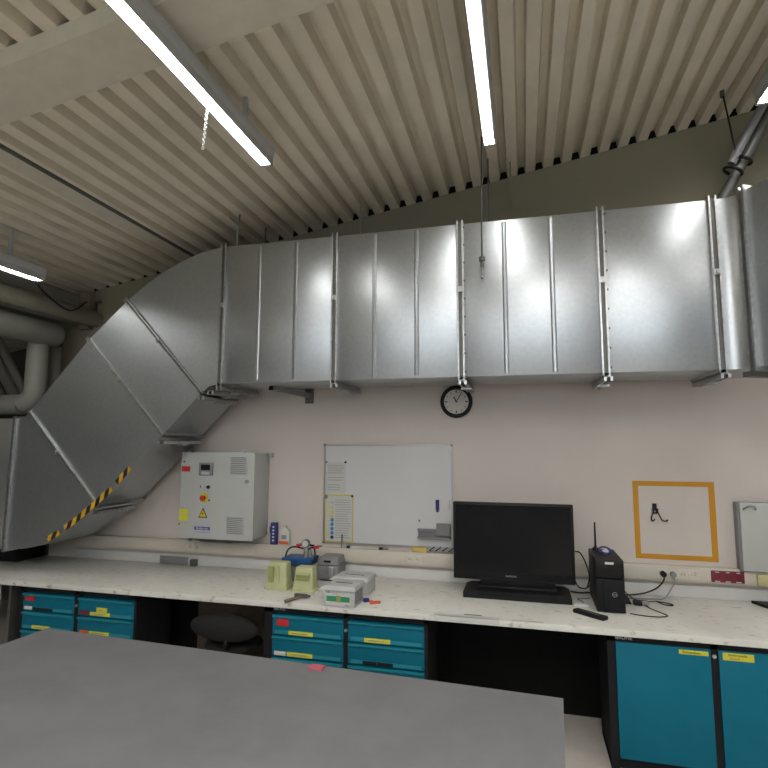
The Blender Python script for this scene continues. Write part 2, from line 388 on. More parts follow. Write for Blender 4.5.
# pressed beads on the straight panels
for X, p in ((-2.10, .5), (-1.77, 1), (-1.10, 1), (-0.765, 1), (-0.10, 1), (0.235, 1)):
    MB().prism([(X-.022, Y0+.002), (X-.010, Y0-.009*p), (X+.006, Y0-.011*p), (X+.018, Y0+.002)], 'Z', BOT+.02, TOP-.02).build('duct_bead', 'duct', duct)
# rails under the duct (hanger channels reaching back to the wall)
def rail(x, z, y0=Y0-0.04, y1=WALL-0.02, ang=None):
    m = MB(); m.box(x-.03, x-.012, y0, y1, z-.035, z, 0).box(x+.012, x+.03, y0, y1, z-.035, z, 0).box(x-.03, x+.03, y0, y1, z-.006, z, 0)
    m.box(x-.04, x+.04, y0+.25, y0+.31, z-.048, z-.035)
    return m
for X in FX: rail(X+.01, BOT-.023, Y0-.03, 4.60).build('support_rail', 'steel', duct)
rail(-2.585, H+0.395, Y0-.03, 4.50).build('support_rail', 'steel', duct)
rail(-2.50, H+0.44, Y0-.03, 4.55).build('support_rail', 'steel', duct)
rail(-2.945, H+0.03, Y0-.03, 4.50).build('support_rail', 'steel', duct)
rail(-3.56, H-0.57, Y0-.03, Y0+.42).build('support_rail', 'steel', duct)
pm = MB(); pc = (e0+e1)/2+dirv*.03
pm.obox((pc.x, pc.y, BOT-.048), (dirv, nrm, (0, 0, 1)), (.06, W+.14, .035)); pm.build('support_rail', 'darksteel', duct)
# hazard tape along the lower edge of the sloping duct
def ribbon(pts, w, name, lab):
    me = bpy.data.meshes.new(name); V = []; F = []; UV = []
    acc = 0
    for i, (p, n) in enumerate(pts):
        p = Vector(p); n = Vector(n)
        if i: acc += (p-Vector(pts[i-1][0])).length
        V += [p-n*w/2, p+n*w/2]; UV += [(acc/0.115, 0), (acc/0.115, 1)]
    for i in range(len(pts)-1): F.append((2*i, 2*i+1, 2*i+3, 2*i+2))
    base = Vector(V[0]); me.from_pydata([tuple(v-base) for v in V], [], F)
    uv = me.uv_layers.new(name='UVMap')
    for l in me.loops: uv.data[l.index].uv = UV[l.vertex_index]
    me.materials.append(M['hazard'])
    o = bpy.data.objects.new(name, me); col.objects.link(o); o.location = base
    sol = o.modifiers.new('thickness', 'SOLIDIFY'); sol.thickness = 0.003
    return tag(o, lab, 'tape', 'hazard tape strips on the duct edge')
nn = Vector((-.68, 0, .73)).normalized()
yy = Y0-.028
def edge(t):   # along lower edge of the slope, x from -3.2 down to -4.03
    pts = [(-3.235, -.215), (-3.40, -.385), (-3.58, -.535), (-3.75, -.665), (-3.90, -.765), (-4.04, -.845)]
    i = min(int(t*5), 4); k = t*5-i
    a, b = pts[i], pts[i+1]
    d = Vector((b[0]-a[0], 0, b[1]-a[1])).normalized(); n = Vector((-d.z, 0, d.x)) * -1
    if n.z < 0: n = -n
    return ((a[0]+(b[0]-a[0])*k, yy, H+a[1]+(b[1]-a[1])*k), n)
def strip(t0, t1, lab, off=0.012):
    P = [];
    for i in range(9):
        p, n = edge(t0+(t1-t0)*i/8); P.append((Vector(p)+n*off, n))
    ribbon(P, 0.048, 'hazard_tape', lab)
strip(0.0, 0.15, 'short yellow and black striped tape, uppermost piece on the sloping duct edge')
strip(0.21, 0.755, 'longest yellow and black striped tape along the sloping duct edge')
strip(0.83, 1.0, 'short yellow and black striped tape, lowest piece on the duct edge')

# rods, hooks and wires
def rod(x, y, z0, z1, r=.006, m='darksteel', lab='', name='hanger_rod', group=None):
    return tag(MB().cyl((x, y, z0), (x, y, z1), r, seg=10).build(name, m, loc=(x, y, z0)), lab, 'rod', group)
g = thing('suspension_wire', 'dark wire ending in a steel clip, hanging in front of the duct', 'wire', (-0.262, 3.93, H+1.30))
MB().tube([(-.262, 3.93, H+1.37), (-.258, 3.93, H+1.8), (-.25, 3.95, zc(-.25))], .006, 8).build('wire', 'darksteel', g)
MB().cyl((-.262, 3.93, H+1.345), (-.262, 3.93, H+1.375), .022).cyl((-.262, 3.93, H+1.30), (-.262, 3.93, H+1.345), .012).build('clip', 'darksteel', g)
MB().cyl((-.262, 3.93, H+1.22), (-.262, 3.93, H+1.30), .005).sphere((-.262, 3.93, H+1.22), .012).build('tip', 'alu', g)
rod(-.225, 4.3, TOP+.001, zc(-.225), .006, 'darksteel', 'thin dark hanger rod above the duct beside the wire under the ceiling light')
rod(-.05, 4.45, TOP+.30, zc(-.05), .006, 'post', 'short brownish rod hanging free from the deck right of the middle ceiling light')
g = thing('hanger_rod', 'hanger rod with a forked wire top at the upper left corner of the duct', 'rod', (-2.375, 4.1, TOP+.001))
MB().cyl((-2.375, 4.1, TOP+.001), (-2.375, 4.1, H+1.93), .007).build('rod', 'beam', g)
MB().tube([(-2.375, 4.1, H+1.90), (-2.40, 4.08, H+1.93), (-2.43, 4.05, zc(-2.43))], .005, 8).tube([(-2.375, 4.1, H+1.90), (-2.35, 4.08, H+1.95), (-2.33, 4.05, zc(-2.33))], .008, 8).build('fork', 'darksteel', g)
rod(-2.26, 4.4, TOP+.001, zc(-2.26), .008, 'darksteel', 'short dark rod above the duct between the forked rod and the first wide seam')
rod(-1.375, 4.5, TOP+.001, zc(-1.375), .006, 'beam', 'pale thin rod above the second duct flange from the left')

# pipes to the upper right
pp = thing('conduit_pair', 'two grey pipes clamped together rising from behind the duct at upper right', 'pipe', (1.46, 4.3, TOP))
A = Vector((1.44, 4.36, H+1.745)); B = Vector((1.88, 4.25, H+2.565))
MB().tube([A, A+(B-A)*.55, B], .040, 16).build('lower_pipe', 'darksteel', pp)
o = Vector((-.045, -.05, .06))
MB().tube([A+(B-A)*.30+o, A+(B-A)*.6+o, B+o], .030, 16).build('upper_pipe', 'grey', pp)
k = A+(B-A)*.27+Vector((-.01, -.02, .03))
d = (B-A).normalized()
def ring(c, R, r, axis, m, name, parent):
    ax = Vector(axis).normalized(); n = ax.cross(Vector((0, 0, 1))).normalized(); b2 = ax.cross(n)
    return MB().tube([c+(n*math.cos(2*PI*i/24)+b2*math.sin(2*PI*i/24))*R for i in range(25)], r, 8, smooth=False).build(name, m, parent)
ring(k+d*.0+Vector((-.01, -.02, 0)), .062, .012, d, 'black', 'pipe_clamp', pp)
ring(k+d*.10+Vector((.015, 0, -.01)), .056, .012, d, 'black', 'pipe_clamp', pp)
w = thing('suspension_wire', 'thin black wire from the ceiling to the pipe clamp at upper right', 'wire', (1.56, 4.25, H+2.0))
MB().tube([(1.555, 4.25, H+2.07), (1.525, 4.27, H+2.40), (1.50, 4.28, zc(1.50))], .006, 8).build('wire', 'black', w)
MB().cyl((1.50, 4.28, zc(1.50)-.05), (1.50, 4.28, zc(1.50)), .015).build('ceiling_anchor', 'darksteel', w)

# ---------------------------------------------------------------- pipes at left
tag(MB().cyl((-4.36, 0.6, H+1.305), (-4.36, WALL-.001, H+1.305), .080, seg=32).build('ceiling_pipe', 'pipe_beige', loc=(-4.36, 2.6, H+1.33)),
    'long beige insulated pipe running below the roof beam towards the wall corner', 'pipe')
p2 = thing('insulated_pipe', 'thick grey insulated pipe with a vertical branch bending left above the lower duct', 'pipe', (-4.57, 4.25, H+.3))
MB().cyl((-4.57, 0.6, H+1.085), (-4.57, 4.40, H+1.085), .122, seg=32).sphere((-4.57, 4.40, H+1.085), .122, (1, .45, 1), 24).build('horizontal_run', 'pipe', p2)
MB().tube([(-4.63, 4.28, H+1.05), (-4.63, 4.28, H+.56), (-4.66, 4.28, H+.44), (-4.76, 4.28, H+.385), (-4.9, 4.28, H+.38), (-6.2, 4.28, H+.38)], .098, 24, sub=5).build('branch', 'pipe', p2)
tag(MB().cyl((-4.70, 4.56, H+.23), (-4.70, 4.56, H+1.0), .055, seg=24).build('downpipe', 'pipe', loc=(-4.70, 4.56, H+.23)),
    'slim grey vertical pipe just right of the thick branch pipe', 'pipe')
for i, (dx, r) in enumerate(((0, .045), (-.14, .06), (-.34, .05))):
    tag(MB().cyl((-5.775+dx, 4.72, zc(-5.775+dx)-.09), (-5.16+dx, 4.72, H+.42), r, seg=20).build('slanting_pipe', 'pipe', loc=(-5.4+dx, 4.7, H+.8)),
        ['slanting grey pipe nearest the vertical branch pipe', 'thicker slanting grey pipe, middle one of three left of the branch pipe', 'slanting grey pipe farthest left above the lower duct'][i], 'pipe')
tag(MB().tube([(-3.98, 3.6, H+1.37), (-4.02, 3.75, H+1.30), (-4.2, 4.2, H+1.27), (-4.3, 4.5, H+1.44)], .008, 8).build('lamp_cable', 'black', loc=(-4, 3.6, H+1.37)),
    'black cable drooping from the end of the left ceiling light', 'cable')

# ---------------------------------------------------------------- ceiling lights
def make_light(x, y, z, lab, L=1.5, tube='tube'):
    t = thing('batten_light', lab, 'light', (x, y, z), 'linear ceiling lights')
    MB().prism([(x-.05, z+.085), (x+.05, z+.085), (x+.05, z+.045), (x+.028, z+.008), (x-.028, z+.008), (x-.05, z+.045)], 'Y', y-L, y).box(x-.038, x-.035, y-L+.02, y-.02, z-.026, z+.05).box(x+.035, x+.038, y-L+.02, y-.02, z-.026, z+.05).build('housing', 'batten', t)  # side skirts added to keep tube spill off the upper wall
    MB().prism([(x+.020*math.cos(a*PI/10), z+.008-.026*math.sin(a*PI/10)) for a in range(11)], 'Y', y-L+.02, y-.02).build('light_tube', tube, t)
    box(x-.038, x+.038, y-L-.01, y-L+.02, z-.027, z+.06).build('end_cap', 'batten', t)
    box(x-.038, x+.038, y-.02, y+.006, z-.027, z+.06).build('end_cap', 'batten', t)
    top = zc(x)
    for yy2 in (y-.3, y-L+.3): box(x-.012, x+.012, yy2-.012, yy2+.012, z+.085, top+.0).build('mounting_bracket', 'batten', t)
    return t
def lz(x, off): return zc(x)-off
LO = .26
la = make_light(-1.59, 3.09, lz(-1.59, LO), 'long bright strip light at upper left above the forked hanger rod')
ch = MB()
for i in range(16):
    z = lz(-1.75, LO)-.01-i*.014
    ch.torus((-1.63-.001*i, 2.45, z), .008, .0018, 'Y' if i % 2 else 'X', 12, 5)
tag(ch.build('pull_chain', 'white', loc=(-1.71, 2.45, lz(-1.75, LO)-.3)), 'pale ball chain hanging beside the upper left strip light', 'chain')
tag(MB().cyl((-1.63, 2.45, lz(-1.75, LO)), (-1.63, 2.45, zc(-1.63)), .003, seg=6).build('chain_wire', 'white', loc=(-1.7, 2.45, 4)), 'thin wire carrying the pale ball chain from the ceiling', 'wire')
make_light(-0.175, 3.62, lz(-.175, LO), 'bright strip light at top centre nearly end-on')
make_light(1.63, 3.98, lz(1.63, .32), 'strip light at the top right corner whose glowing end just shows')
make_light(-3.95, 3.63, H+1.395, 'strip light at the far left hanging low beside the beige pipe')
for x, y in ((-1.6, -.6), (0.0, -.4), (1.7, -.2), (-3.6, .1), (3.4, 1.2), (3.4, 3.9), (-1.6, -3.6), (1.7, -3.4), (0.5, 1.0)):
    make_light(x, y, lz(x, LO), 'strip light on the ceiling of the room behind the viewpoint', tube='tube_strong')

# ---------------------------------------------------------------- wall things
# clock
cxk, czk, R = -.554, H+.368, .137
ck = thing('wall_clock', 'round wall clock with thick black rim below the duct', 'clock', (cxk, WALL, czk))
MB().torus((cxk, WALL-.022, czk), R-.014, .017, 'Y', 48, 12).cyl((cxk, WALL, czk), (cxk, WALL-.02, czk), R-.004, seg=48).build('rim', 'black', ck)
MB().cyl((cxk, WALL-.02, czk), (cxk, WALL-.024, czk), R-.02, seg=48).build('face', 'clockface', ck)
for i in range(12):
    a = PI/2-i*PI/6; u = Vector((math.cos(a), 0, math.sin(a))); s = Vector((-u.z, 0, u.x))
    MB().obox(Vector((cxk, WALL-.0255, czk))+u*.088, (s, (0, 1, 0), u), (.006 if i % 3 else .010, .002, .014 if i % 3 else .02)).build('hour_mark', 'black', ck)
for nm, a, L, wd in (('hour_hand', PI/2+.45, .055, .010), ('minute_hand', PI/2-.55, .085, .006)):
    u = Vector((math.cos(a), 0, math.sin(a))); s = Vector((-u.z, 0, u.x))
    MB().obox(Vector((cxk, WALL-.028, czk))+u*(L/2-.008), (s, (0, 1, 0), u), (wd, .002, L)).cyl((cxk, WALL-.024, czk), (cxk, WALL-.031, czk), .007, seg=12).build(nm, 'black', ck)

# wall arm bracket left of the clock
br = thing('wall_bracket', 'grey cantilever arm bracket fixed to the wall below the duct', 'bracket', (-1.925, WALL, H+.44))
box(-1.965, -1.885, WALL-.012, WALL, H+.375, H+.515).build('wall_plate', 'darksteel', br)
a0 = Vector((-1.93, WALL-.01, H+.45)); a1 = Vector((-2.10, 4.28, H+.485)); u = (a1-a0).normalized(); s = u.cross(Vector((0, 0, 1))).normalized(); b3 = s.cross(u)
MB().obox((a0+a1)/2, (s, b3, u), (.042, .042, (a1-a0).length)).build('arm', 'grey', br)
MB().obox(a1+u*.004, (s, b3, u), (.046, .046, .008)).build('end_cap', 'black', br)

# control cabinet
CY = 4.405
cab = thing('control_cabinet', 'light grey electrical control cabinet with display and vents on the wall', 'cabinet', (-2.675, WALL, H-.84))
box(-3.03, -2.315, CY+.02, WALL, H-.835, H-.085, .004).build('housing', 'lgrey', cab)
dr = box(-3.045, -2.305, CY, CY+.02, H-.845, H-.078, .005).build('door', 'lgrey', cab)
def cpt(x, y): return (-3.045+(x-182.5)*.01021, H-.081-(y-453)*.0089)
def cbox(x0, y0, x1, y1, t=.004, bev=0): a = cpt(x0, y0); b = cpt(x1, y1); return box(a[0], b[0], CY-t, CY+.001, b[1], a[1], bev)
dp = cbox(201.3, 463, 215, 476, .012, .002).build('control_display', 'mgrey', dr)
cbox(203.5, 465, 212.5, 470.5, .0135).build('screen', 'black', dp)
cbox(204, 472, 212, 475, .0135).build('keypad', 'lgrey', dp)
for (x0, y0, x1, y1) in ((231.7, 456.7, 248.3, 474.2), (229.5, 516, 246.5, 533)):
    v = cbox(x0, y0, x1, y1, .008, .002).build('vent_grille', 'lgrey', dr)
    m = MB(); a = cpt(x0, y0); b = cpt(x1, y1); n = 9
    for i in range(n):
        z = a[1]+(b[1]-a[1])*(i+.6)/(n+.2); m.box(a[0]+.012, b[0]-.012, CY-.0095, CY-.007, z-.004, z+.004)
    m.build('louvre_slots', 'mgrey', v)
cbox(183.5, 467, 192, 472.3, .002).build('warning_label', 'red', dr)
cbox(180.8+1.8, 510, 191.7, 515.4, .002).build('inspection_label', 'lemon', dr)
cbox(180.8+1.8, 516.0, 191.7, 521.9, .002).build('inspection_label', 'lemon', dr)
a = cpt(207, 498.3); es = MB().cyl((a[0], CY, a[1]), (a[0], CY-.006, a[1]), .042, seg=32).build('emergency_stop', 'yellow', dr)
MB().cyl((a[0], CY-.006, a[1]), (a[0], CY-.035, a[1]), .020, r1=.024, seg=24).build('stop_knob', 'red', es)
for x, y, mm, rr in ((204, 487, 'lgrey', .013), (211, 487.5, 'black', .015), (212.5, 500.5, 'black', .006), (186, 462, 'darksteel', .006), (182.5+1, 525, 'darksteel', .006)):
    a = cpt(x, y); kk = MB().cyl((a[0], CY, a[1]), (a[0], CY-.014, a[1]), rr, seg=20).build('switch_button' if y in (487, 487.5) else 'screw', mm, dr)
    if y == 487: MB().box(a[0]-.003, a[0]+.003, CY-.018, CY-.012, a[1]-.011, a[1]+.011).build('switch_lever', 'black', kk)
t0 = cpt(202, 518); t1 = cpt(211, 518); t2 = cpt(206.5, 508)
tri = MB().prism([t0, t1, t2], 'Y', CY-.002, CY+.001).build('hazard_triangle', 'black', dr)
cc = ((t0[0]+t1[0]+t2[0])/3, (t0[1]+t1[1]+t2[1])/3)
sh = lambda p, k=.74: (cc[0]+(p[0]-cc[0])*k, cc[1]+(p[1]-cc[1])*k)
MB().prism([sh(t0), sh(t1), sh(t2)], 'Y', CY-.003, CY-.001).build('triangle_field', 'yellow', tri)
zx, zz = cc
MB().prism([(zx+.006, zz+.028), (zx-.010, zz+.001), (zx-.002, zz+.001), (zx-.006, zz-.018), (zx+.010, zz+.008), (zx+.002, zz+.008)], 'Y', CY-.004, CY-.0025).build('lightning_bolt', 'red', tri)
lp = cbox(198, 523.5, 214.7, 534, .002).build('maker_plate', 'palelilac', dr)
cbox(198.5, 527, 214, 530, .003).build('logo_band', 'purple', lp)
a = cpt(206.3, 528.5); text('Nederman', 'logo_lettering', 'white', lp, (a[0], CY-.0035, a[1]), .028, 1.0)
a = cpt(206.3, 532); text('www.nederman', 'small_lettering', 'ink', lp, (a[0], CY-.0028, a[1]), .018)
a = cpt(248.3, 481); MB().cyl((a[0], CY, a[1]), (a[0], CY-.012, a[1]), .017, seg=24).build('door_lock', 'alu', dr)
a = cpt(239, 451.6); box(a[0]-.05, a[0]+.05, CY+.01, CY+.05, H-.0790, H-.066).build('lifting_tab', 'lgrey', cab)
box(-2.30, -2.275, WALL-.05, WALL-.001, H-.125, H-.085).build('wall_lug', 'lgrey', cab)
box(-2.30, -2.275, WALL-.05, WALL-.001, H-.80, H-.76).build('wall_lug', 'lgrey', cab)
MB().frustum((-2.75, 4.60, H-.895), .30, .12, (-2.72, 4.58, H-.836), .52, .22).build('cable_gland_box', 'darksteel', cab)
tag(MB().tube([(-3.08, 4.64, H+.05), (-3.095, 4.64, H-.1), (-3.10, 4.65, H-.45), (-3.09, 4.65, H-.78), (-3.09, 4.65, H-.914)], .018, 12).build('conduit', 'grey', loc=(-3.09, 4.62, H-.78)), 'grey conduit running up beside the left edge of the control cabinet', 'pipe')

# whiteboard
bx0, bx1, bz0, bz1 = -1.765, -.594, H-.880, H-.003
wb = thing('whiteboard', 'white magnetic board with thin aluminium frame and grey corners behind the black screen', 'whiteboard', ((bx0+bx1)/2, WALL, bz0))
box(bx0+.008, bx1-.008, WALL-.014, WALL-.001, bz0+.008, bz1-.008).build('board_surface', 'boardw', wb)
m = MB().box(bx0, bx1, WALL-.022, WALL, bz1-.014, bz1).box(bx0, bx1, WALL-.022, WALL, bz0, bz0+.014).box(bx0, bx0+.014, WALL-.022, WALL, bz0, bz1).box(bx1-.014, bx1, WALL-.022, WALL, bz0, bz1)
m.build('frame', 'alu', wb)
for x in (bx0, bx1):
    for z in (bz0, bz1):
        box(x-.014 if x > -1 else x-.004, x+.004 if x > -1 else x+.014, WALL-.026, WALL-.0, z-.014 if z > H-.5 else z-.004, z+.004 if z > H-.5 else z+.014).build('corner_cap', 'grey', wb)
FB = WALL-.015   # front of the board surface
s1 = thing('paper_sheet', 'white printed sheet pinned at upper left of the whiteboard', 'paper', (-1.655, FB, H-.45))
box(-1.748, -1.555, FB-.001, FB, H-.440, H-.160).build('page', 'paper', s1)
m = MB()
for i in range(11):
    z = H-.195-i*.0215
    if i in (4, 7): continue
    m.box(-1.728, -1.57-random.uniform(0, .05), FB-.0018, FB-.0008, z-.003, z+.003)
m.build('printed_lines', 'ink', s1)
s2 = thing('safety_notice', 'yellow bordered notice with yellow and blue pictograms on the whiteboard', 'paper', (-1.62, FB, H-.87))
box(-1.750, -1.483, FB-.001, FB, H-.866, H-.452).build('page', 'paper', s2)
m = MB()
for a_ in ((-1.750, -1.483, -.462, -.452), (-1.750, -1.483, -.866, -.858), (-1.491, -1.483, -.866, -.452), (-1.750, -1.742, -.866, -.452)): m.box(a_[0], a_[1], FB-.0022, FB-.0009, H+a_[2], H+a_[3])
m.build('yellow_border', 'yellow', s2)
m = MB(); mo = MB()
for i in range(17):
    z = H-.500-i*.0205
    m.box(-1.655, -1.50-random.uniform(0, .035), FB-.0018, FB-.0008, z-.0025, z+.0025)
    if i % 2: mo.box(-1.735, -1.70, FB-.0018, FB-.0008, z-.003, z+.003)
m.build('printed_lines', 'ink', s2); mo.build('orange_lines', 'yellow', s2)
for i in range(9):
    z = H-.525-i*.038
    mm = 'palelilac' if i < 1 else ('yellow' if i < 4 else ('navy' if i == 8 else 'skyblue'))
    q = MB()
    if i in (1, 2, 3): q.prism([(-1.698, z-.015), (-1.664, z-.015), (-1.681, z+.016)], 'Y', FB-.0022, FB-.0009)
    else: q.cyl((-1.681, FB-.0009, z), (-1.681, FB-.0022, z), .016, seg=20)
    q.build('pictogram', mm, s2)
def magnet(x, z, r, m, lab):
    tag(MB().cyl((x, FB-.001, z), (x, FB-.012, z), r, r1=r*.85, seg=20).build('magnet', m, loc=(x, FB, z)), lab, 'magnet', 'round magnets on the whiteboard')
magnet(-1.742, H-.163, .009, 'grey', 'small dark magnet at the upper left corner of the printed sheet')
magnet(-1.560, H-.163, .010, 'black', 'small dark magnet at the upper right corner of the printed sheet')
magnet(-1.744, H-.475, .018, 'grey', 'larger dark magnet at the upper left corner of the yellow bordered notice')
magnet(-1.493, H-.463, .010, 'black', 'small dark magnet at the upper right corner of the yellow bordered notice')
magnet(-.885, H-.655, .010, 'grey', 'small dark magnet alone above the pen tray at right')
mk = thing('marker_pen', 'dark blue marker stuck upright on the right of the whiteboard', 'pen', (-.725, FB, H-0.570))
MB().cyl((-.725, FB-.013, H-0.555), (-.725, FB-.013, H-0.495), .0145, seg=16).build('barrel', 'navy', mk)
MB().cyl((-.725, FB-.013, H-0.495), (-.725, FB-.013, H-0.473), .0155, seg=16).cyl((-.725, FB-.013, H-0.575), (-.725, FB-.013, H-0.555), .010, seg=16).build('cap', 'navy', mk)
tag(MB().cyl((-.628, FB-.008, H-0.555), (-.628, FB-.008, H-0.475), .006, seg=12).cyl((-.628, FB-.008, H-0.520), (-.628, FB-.008, H-0.505), .010, seg=12).build('pencil', 'white', loc=(-.628, FB, H-0.555)), 'thin white pen with black clip at the right rim of the whiteboard', 'pen')
tr = thing('magnetic_pen_tray', 'grey two-rail pen tray with a square eraser holder low on the whiteboard', 'tray', (-.75, FB, H-0.795))
box(-.895, -.612, FB-.012, FB-.001, H-0.797, H-0.723).build('tray_back', 'mgrey', tr)
box(-.895, -.612, FB-.04, FB-.001, H-0.737, H-0.720).build('rail', 'grey', tr)
box(-.895, -.612, FB-.05, FB-.001, H-0.800, H-0.781).build('rail', 'grey', tr)
e = box(-.732, -.612, FB-.045, FB-.010, H-0.767, H-0.670, .004).build('eraser_holder', 'mgrey', tr)
box(-.730, -.630, FB-.047, FB-.044, H-0.755, H-0.683).build('eraser_pad', 'grey', e)

# orange taped square with hook
OX0, OX1, OZ0, OZ1 = .832, 1.412, H-.880, H-.283
tp = MB().box(OX0, OX1, WALL-.002, WALL, OZ1-.038, OZ1).box(OX0, OX1, WALL-.002, WALL, OZ0, OZ0+.038).box(OX0, OX0+.04, WALL-.003, WALL, OZ0, OZ1).box(OX1-.042, OX1, WALL-.003, WALL, OZ0, OZ1)
tag(tp.build('tape_square', 'ochre', loc=((OX0+OX1)/2, WALL, OZ0)), 'square outline of orange tape stuck on the wall', 'tape')
hk = thing('wall_hook', 'black double wall hook inside the orange tape square', 'hook', (.985, WALL, H-.50))
MB().box(.967, .999, WALL-.014, WALL-.001, H-.510, H-.455, .003).obox((.972, WALL-.010, H-.515), ((1, 0, .3), (0, 1, 0), (-.3, 0, 1)), (.010, .016, .04)).obox((.997, WALL-.010, H-.515), ((1, 0, -.4), (0, 1, 0), (.4, 0, 1)), (.011, .016, .045)).build('hook_plate', 'black', hk)
MB().tube([(.972, WALL-.012, H-.51), (.962, WALL-.02, H-.54), (.952, WALL-.03, H-.575), (.962, WALL-.035, H-.585), (.976, WALL-.04, H-.572)], .005, 8).build('hook_prong', 'black', hk)
MB().tube([(.998, WALL-.012, H-.51), (1.012, WALL-.02, H-.54), (1.028, WALL-.03, H-.578), (1.050, WALL-.035, H-.585), (1.068, WALL-.04, H-.574)], .005, 8).build('hook_prong', 'black', hk)

# grey-white wall box at far right
wc = thing('wall_box', 'pale grey flat wall box with a small latch at the right edge of the photo', 'cabinet', (1.85, WALL, H-.93))
box(1.53, 2.13, WALL-.075, WALL, H-.925, H-.425, .006).build('box_body', 'mgrey', wc)
box(1.545, 2.135, WALL-.088, WALL-.074, H-.922, H-.420, .012).build('lid', 'lgrey', wc)
MB().tube([(1.565, WALL-.09, H-.475), (1.60, WALL-.105, H-.45), (1.635, WALL-.105, H-.452), (1.65, WALL-.09, H-.475)], .006, 8).build('latch', 'grey', wc)

# ---------------------------------------------------------------- cable trunking with sockets
TZ0, TZ1, TY = H-1.030, H-.915, WALL-.06
tk = thing('cable_trunking', 'long cream plastic cable trunking along the wall above the worktop', 'trunking', (0, WALL, TZ0))
box(-4.42, 3.6, TY+.006, WALL-.001, TZ0, TZ1, .003).build('trunking_channel', 'cream', tk)
xs = [-4.42, -2.4, -.4, .6, 2.6, 3.6]
for a_, b_ in zip(xs, xs[1:]): box(a_+.0015, b_-.0015, TY, TY+.007, TZ0+.014, TZ1-.014, .002).build('cover_strip', 'cream', tk)
tag(box(-4.42, 3.6, WALL-.022, WALL-.0005, DESK+.001, TZ0-.03, .002).build('upstand_board', 'white', loc=(0, WALL, DESK)), 'white upstand strip along the wall behind the worktop', 'board')

def socket(x, z, lab, m='socketc', group='power sockets in the wall trunking'):
    s = thing('power_socket', lab, 'socket', (x, TY, z), group)
    MB().box(x-.034, x+.034, TY-.004, TY+.001, z-.038, z+.038, .002).build('plate', m, s)
    b = MB().torus((x, TY-.006, z), .0215, .0035, 'Y', 28, 8).build('ring', m, s)
    MB().cyl((x, TY-.0045, z), (x, TY-.0052, z), .0195, seg=28).build('recess', 'cream', s)
    MB().cyl((x-.009, TY-.005, z), (x-.009, TY-.0058, z), .003, seg=10).cyl((x+.009, TY-.005, z), (x+.009, TY-.0058, z), .003, seg=10).build('pin_holes', 'black', s)
    return s
zS = H-.972
socket(1.004, zS, 'cream socket with the black plug in it, below the orange tape square')
socket(1.073, zS, 'cream socket with the grey plug in it, right of the black plug')
socket(1.144, zS, 'empty cream socket second from the red triple socket below the orange square')
socket(1.214, zS, 'empty cream socket nearest the red triple socket')
socket(-.962, zS, 'empty cream socket left one of the pair under the whiteboard')
socket(-.892, zS, 'empty cream socket right one of the pair under the whiteboard')
socket(-3.085, zS, 'cream socket left one of the pair under the control cabinet')
socket(-3.013, zS, 'cream socket right one of the pair under the control cabinet')
rs = thing('red_triple_socket', 'dark red three-gang socket block on the trunking at right', 'socket', (1.45, TY, zS))
box(1.335, 1.555, TY-.010, TY+.001, zS-.042, zS+.042, .004).build('plate', 'maroon', rs)
for i in range(3):
    x = 1.375+i*.07
    q = MB().torus((x, TY-.012, zS+.002), .019, .0035, 'Y', 24, 8).build('ring', 'maroon', rs)
    box(x-.017, x+.017, TY-.0125, TY-.0095, zS-.038, zS-.031).build('label_strip', 'white', q)
    box(x-.012, x+.012, TY-.0125, TY-.0095, zS+.030, zS+.035).build('label_mark', 'white', q)
ys = thing('surface_switch', 'yellowed double switch box on the trunking under the pale wall box', 'switch', (1.66, TY, zS))
box(1.635, 1.705, TY-.03, TY+.001, zS-.048, zS+.035, .005).build('casing', 'switchy', ys)
box(1.648, 1.692, TY-.034, TY-.029, zS-.025, zS+.02, .002).build('rocker', 'switchy', ys)
# grey cover plate and small box low on the wall at left
tag(box(-3.43, -3.13, WALL-.035, WALL-.021, DESK+.004, H-1.075, .003).build('cover_plate', 'mgrey', loc=(-3.28, WALL, DESK)), 'dark grey rectangular plate leaning on the wall below the trunking at left', 'plate')
tag(box(-3.085, -3.02, WALL-.06, WALL-.021, DESK+.001, H-1.09, .006).build('small_junction_box', 'darksteel', loc=(-3.05, WALL, DESK)), 'small black box on the worktop right of the grey plate', 'box')

# ledge things (stand on the trunking)
LZ = TZ1+.0005
bk = thing('narrow_carton', 'tall narrow dark blue carton with white print standing on the trunking', 'box', (-2.235, 4.69, LZ))
box(-2.265, -2.207, 4.668, 4.712, LZ, LZ+.195, .002).build('carton', 'navy', bk)
m = MB()
for i in range(5): m.box(-2.245, -2.227, 4.6665, 4.668, LZ+.03+i*.03, LZ+.045+i*.03)
m.build('printed_marks', 'white', bk)
bt = thing('spray_bottle', 'white plastic bottle with orange base label on the trunking', 'bottle', (-2.13, 4.69, LZ))
MB().box(-2.178, -2.082, 4.667, 4.713, LZ, LZ+.115, .012).frustum((-2.13, 4.69, LZ+.11), .094, .044, (-2.13, 4.69, LZ+.155), .04, .03, .004).build('bottle_body', 'white', bt)
MB().cyl((-2.13, 4.69, LZ+.15), (-2.13, 4.69, LZ+.178), .016, seg=16).build('bottle_cap', 'cream', bt)
box(-2.176, -2.084, 4.6655, 4.6675, LZ+.01, LZ+.035).build('orange_label', 'orange', bt)
box(-2.155, -2.105, 4.6655, 4.6675, LZ+.055, LZ+.09).build('grey_label', 'ink', bt)
def pen(x0, x1, y, m, capm, lab, r=.007):
    p = thing('pen', lab, 'pen', (x0, y, LZ))
    MB().cyl((x0, y, LZ+r), (x1, y, LZ+r), r, seg=12).build('barrel', m, p)
    d_ = .028 if x1 > x0 else -.028
    MB().cyl((x0-d_*.2, y, LZ+r*1.2), (x0+d_, y, LZ+r*1.2), r*1.2, seg=12).build('pen_cap', capm, p)
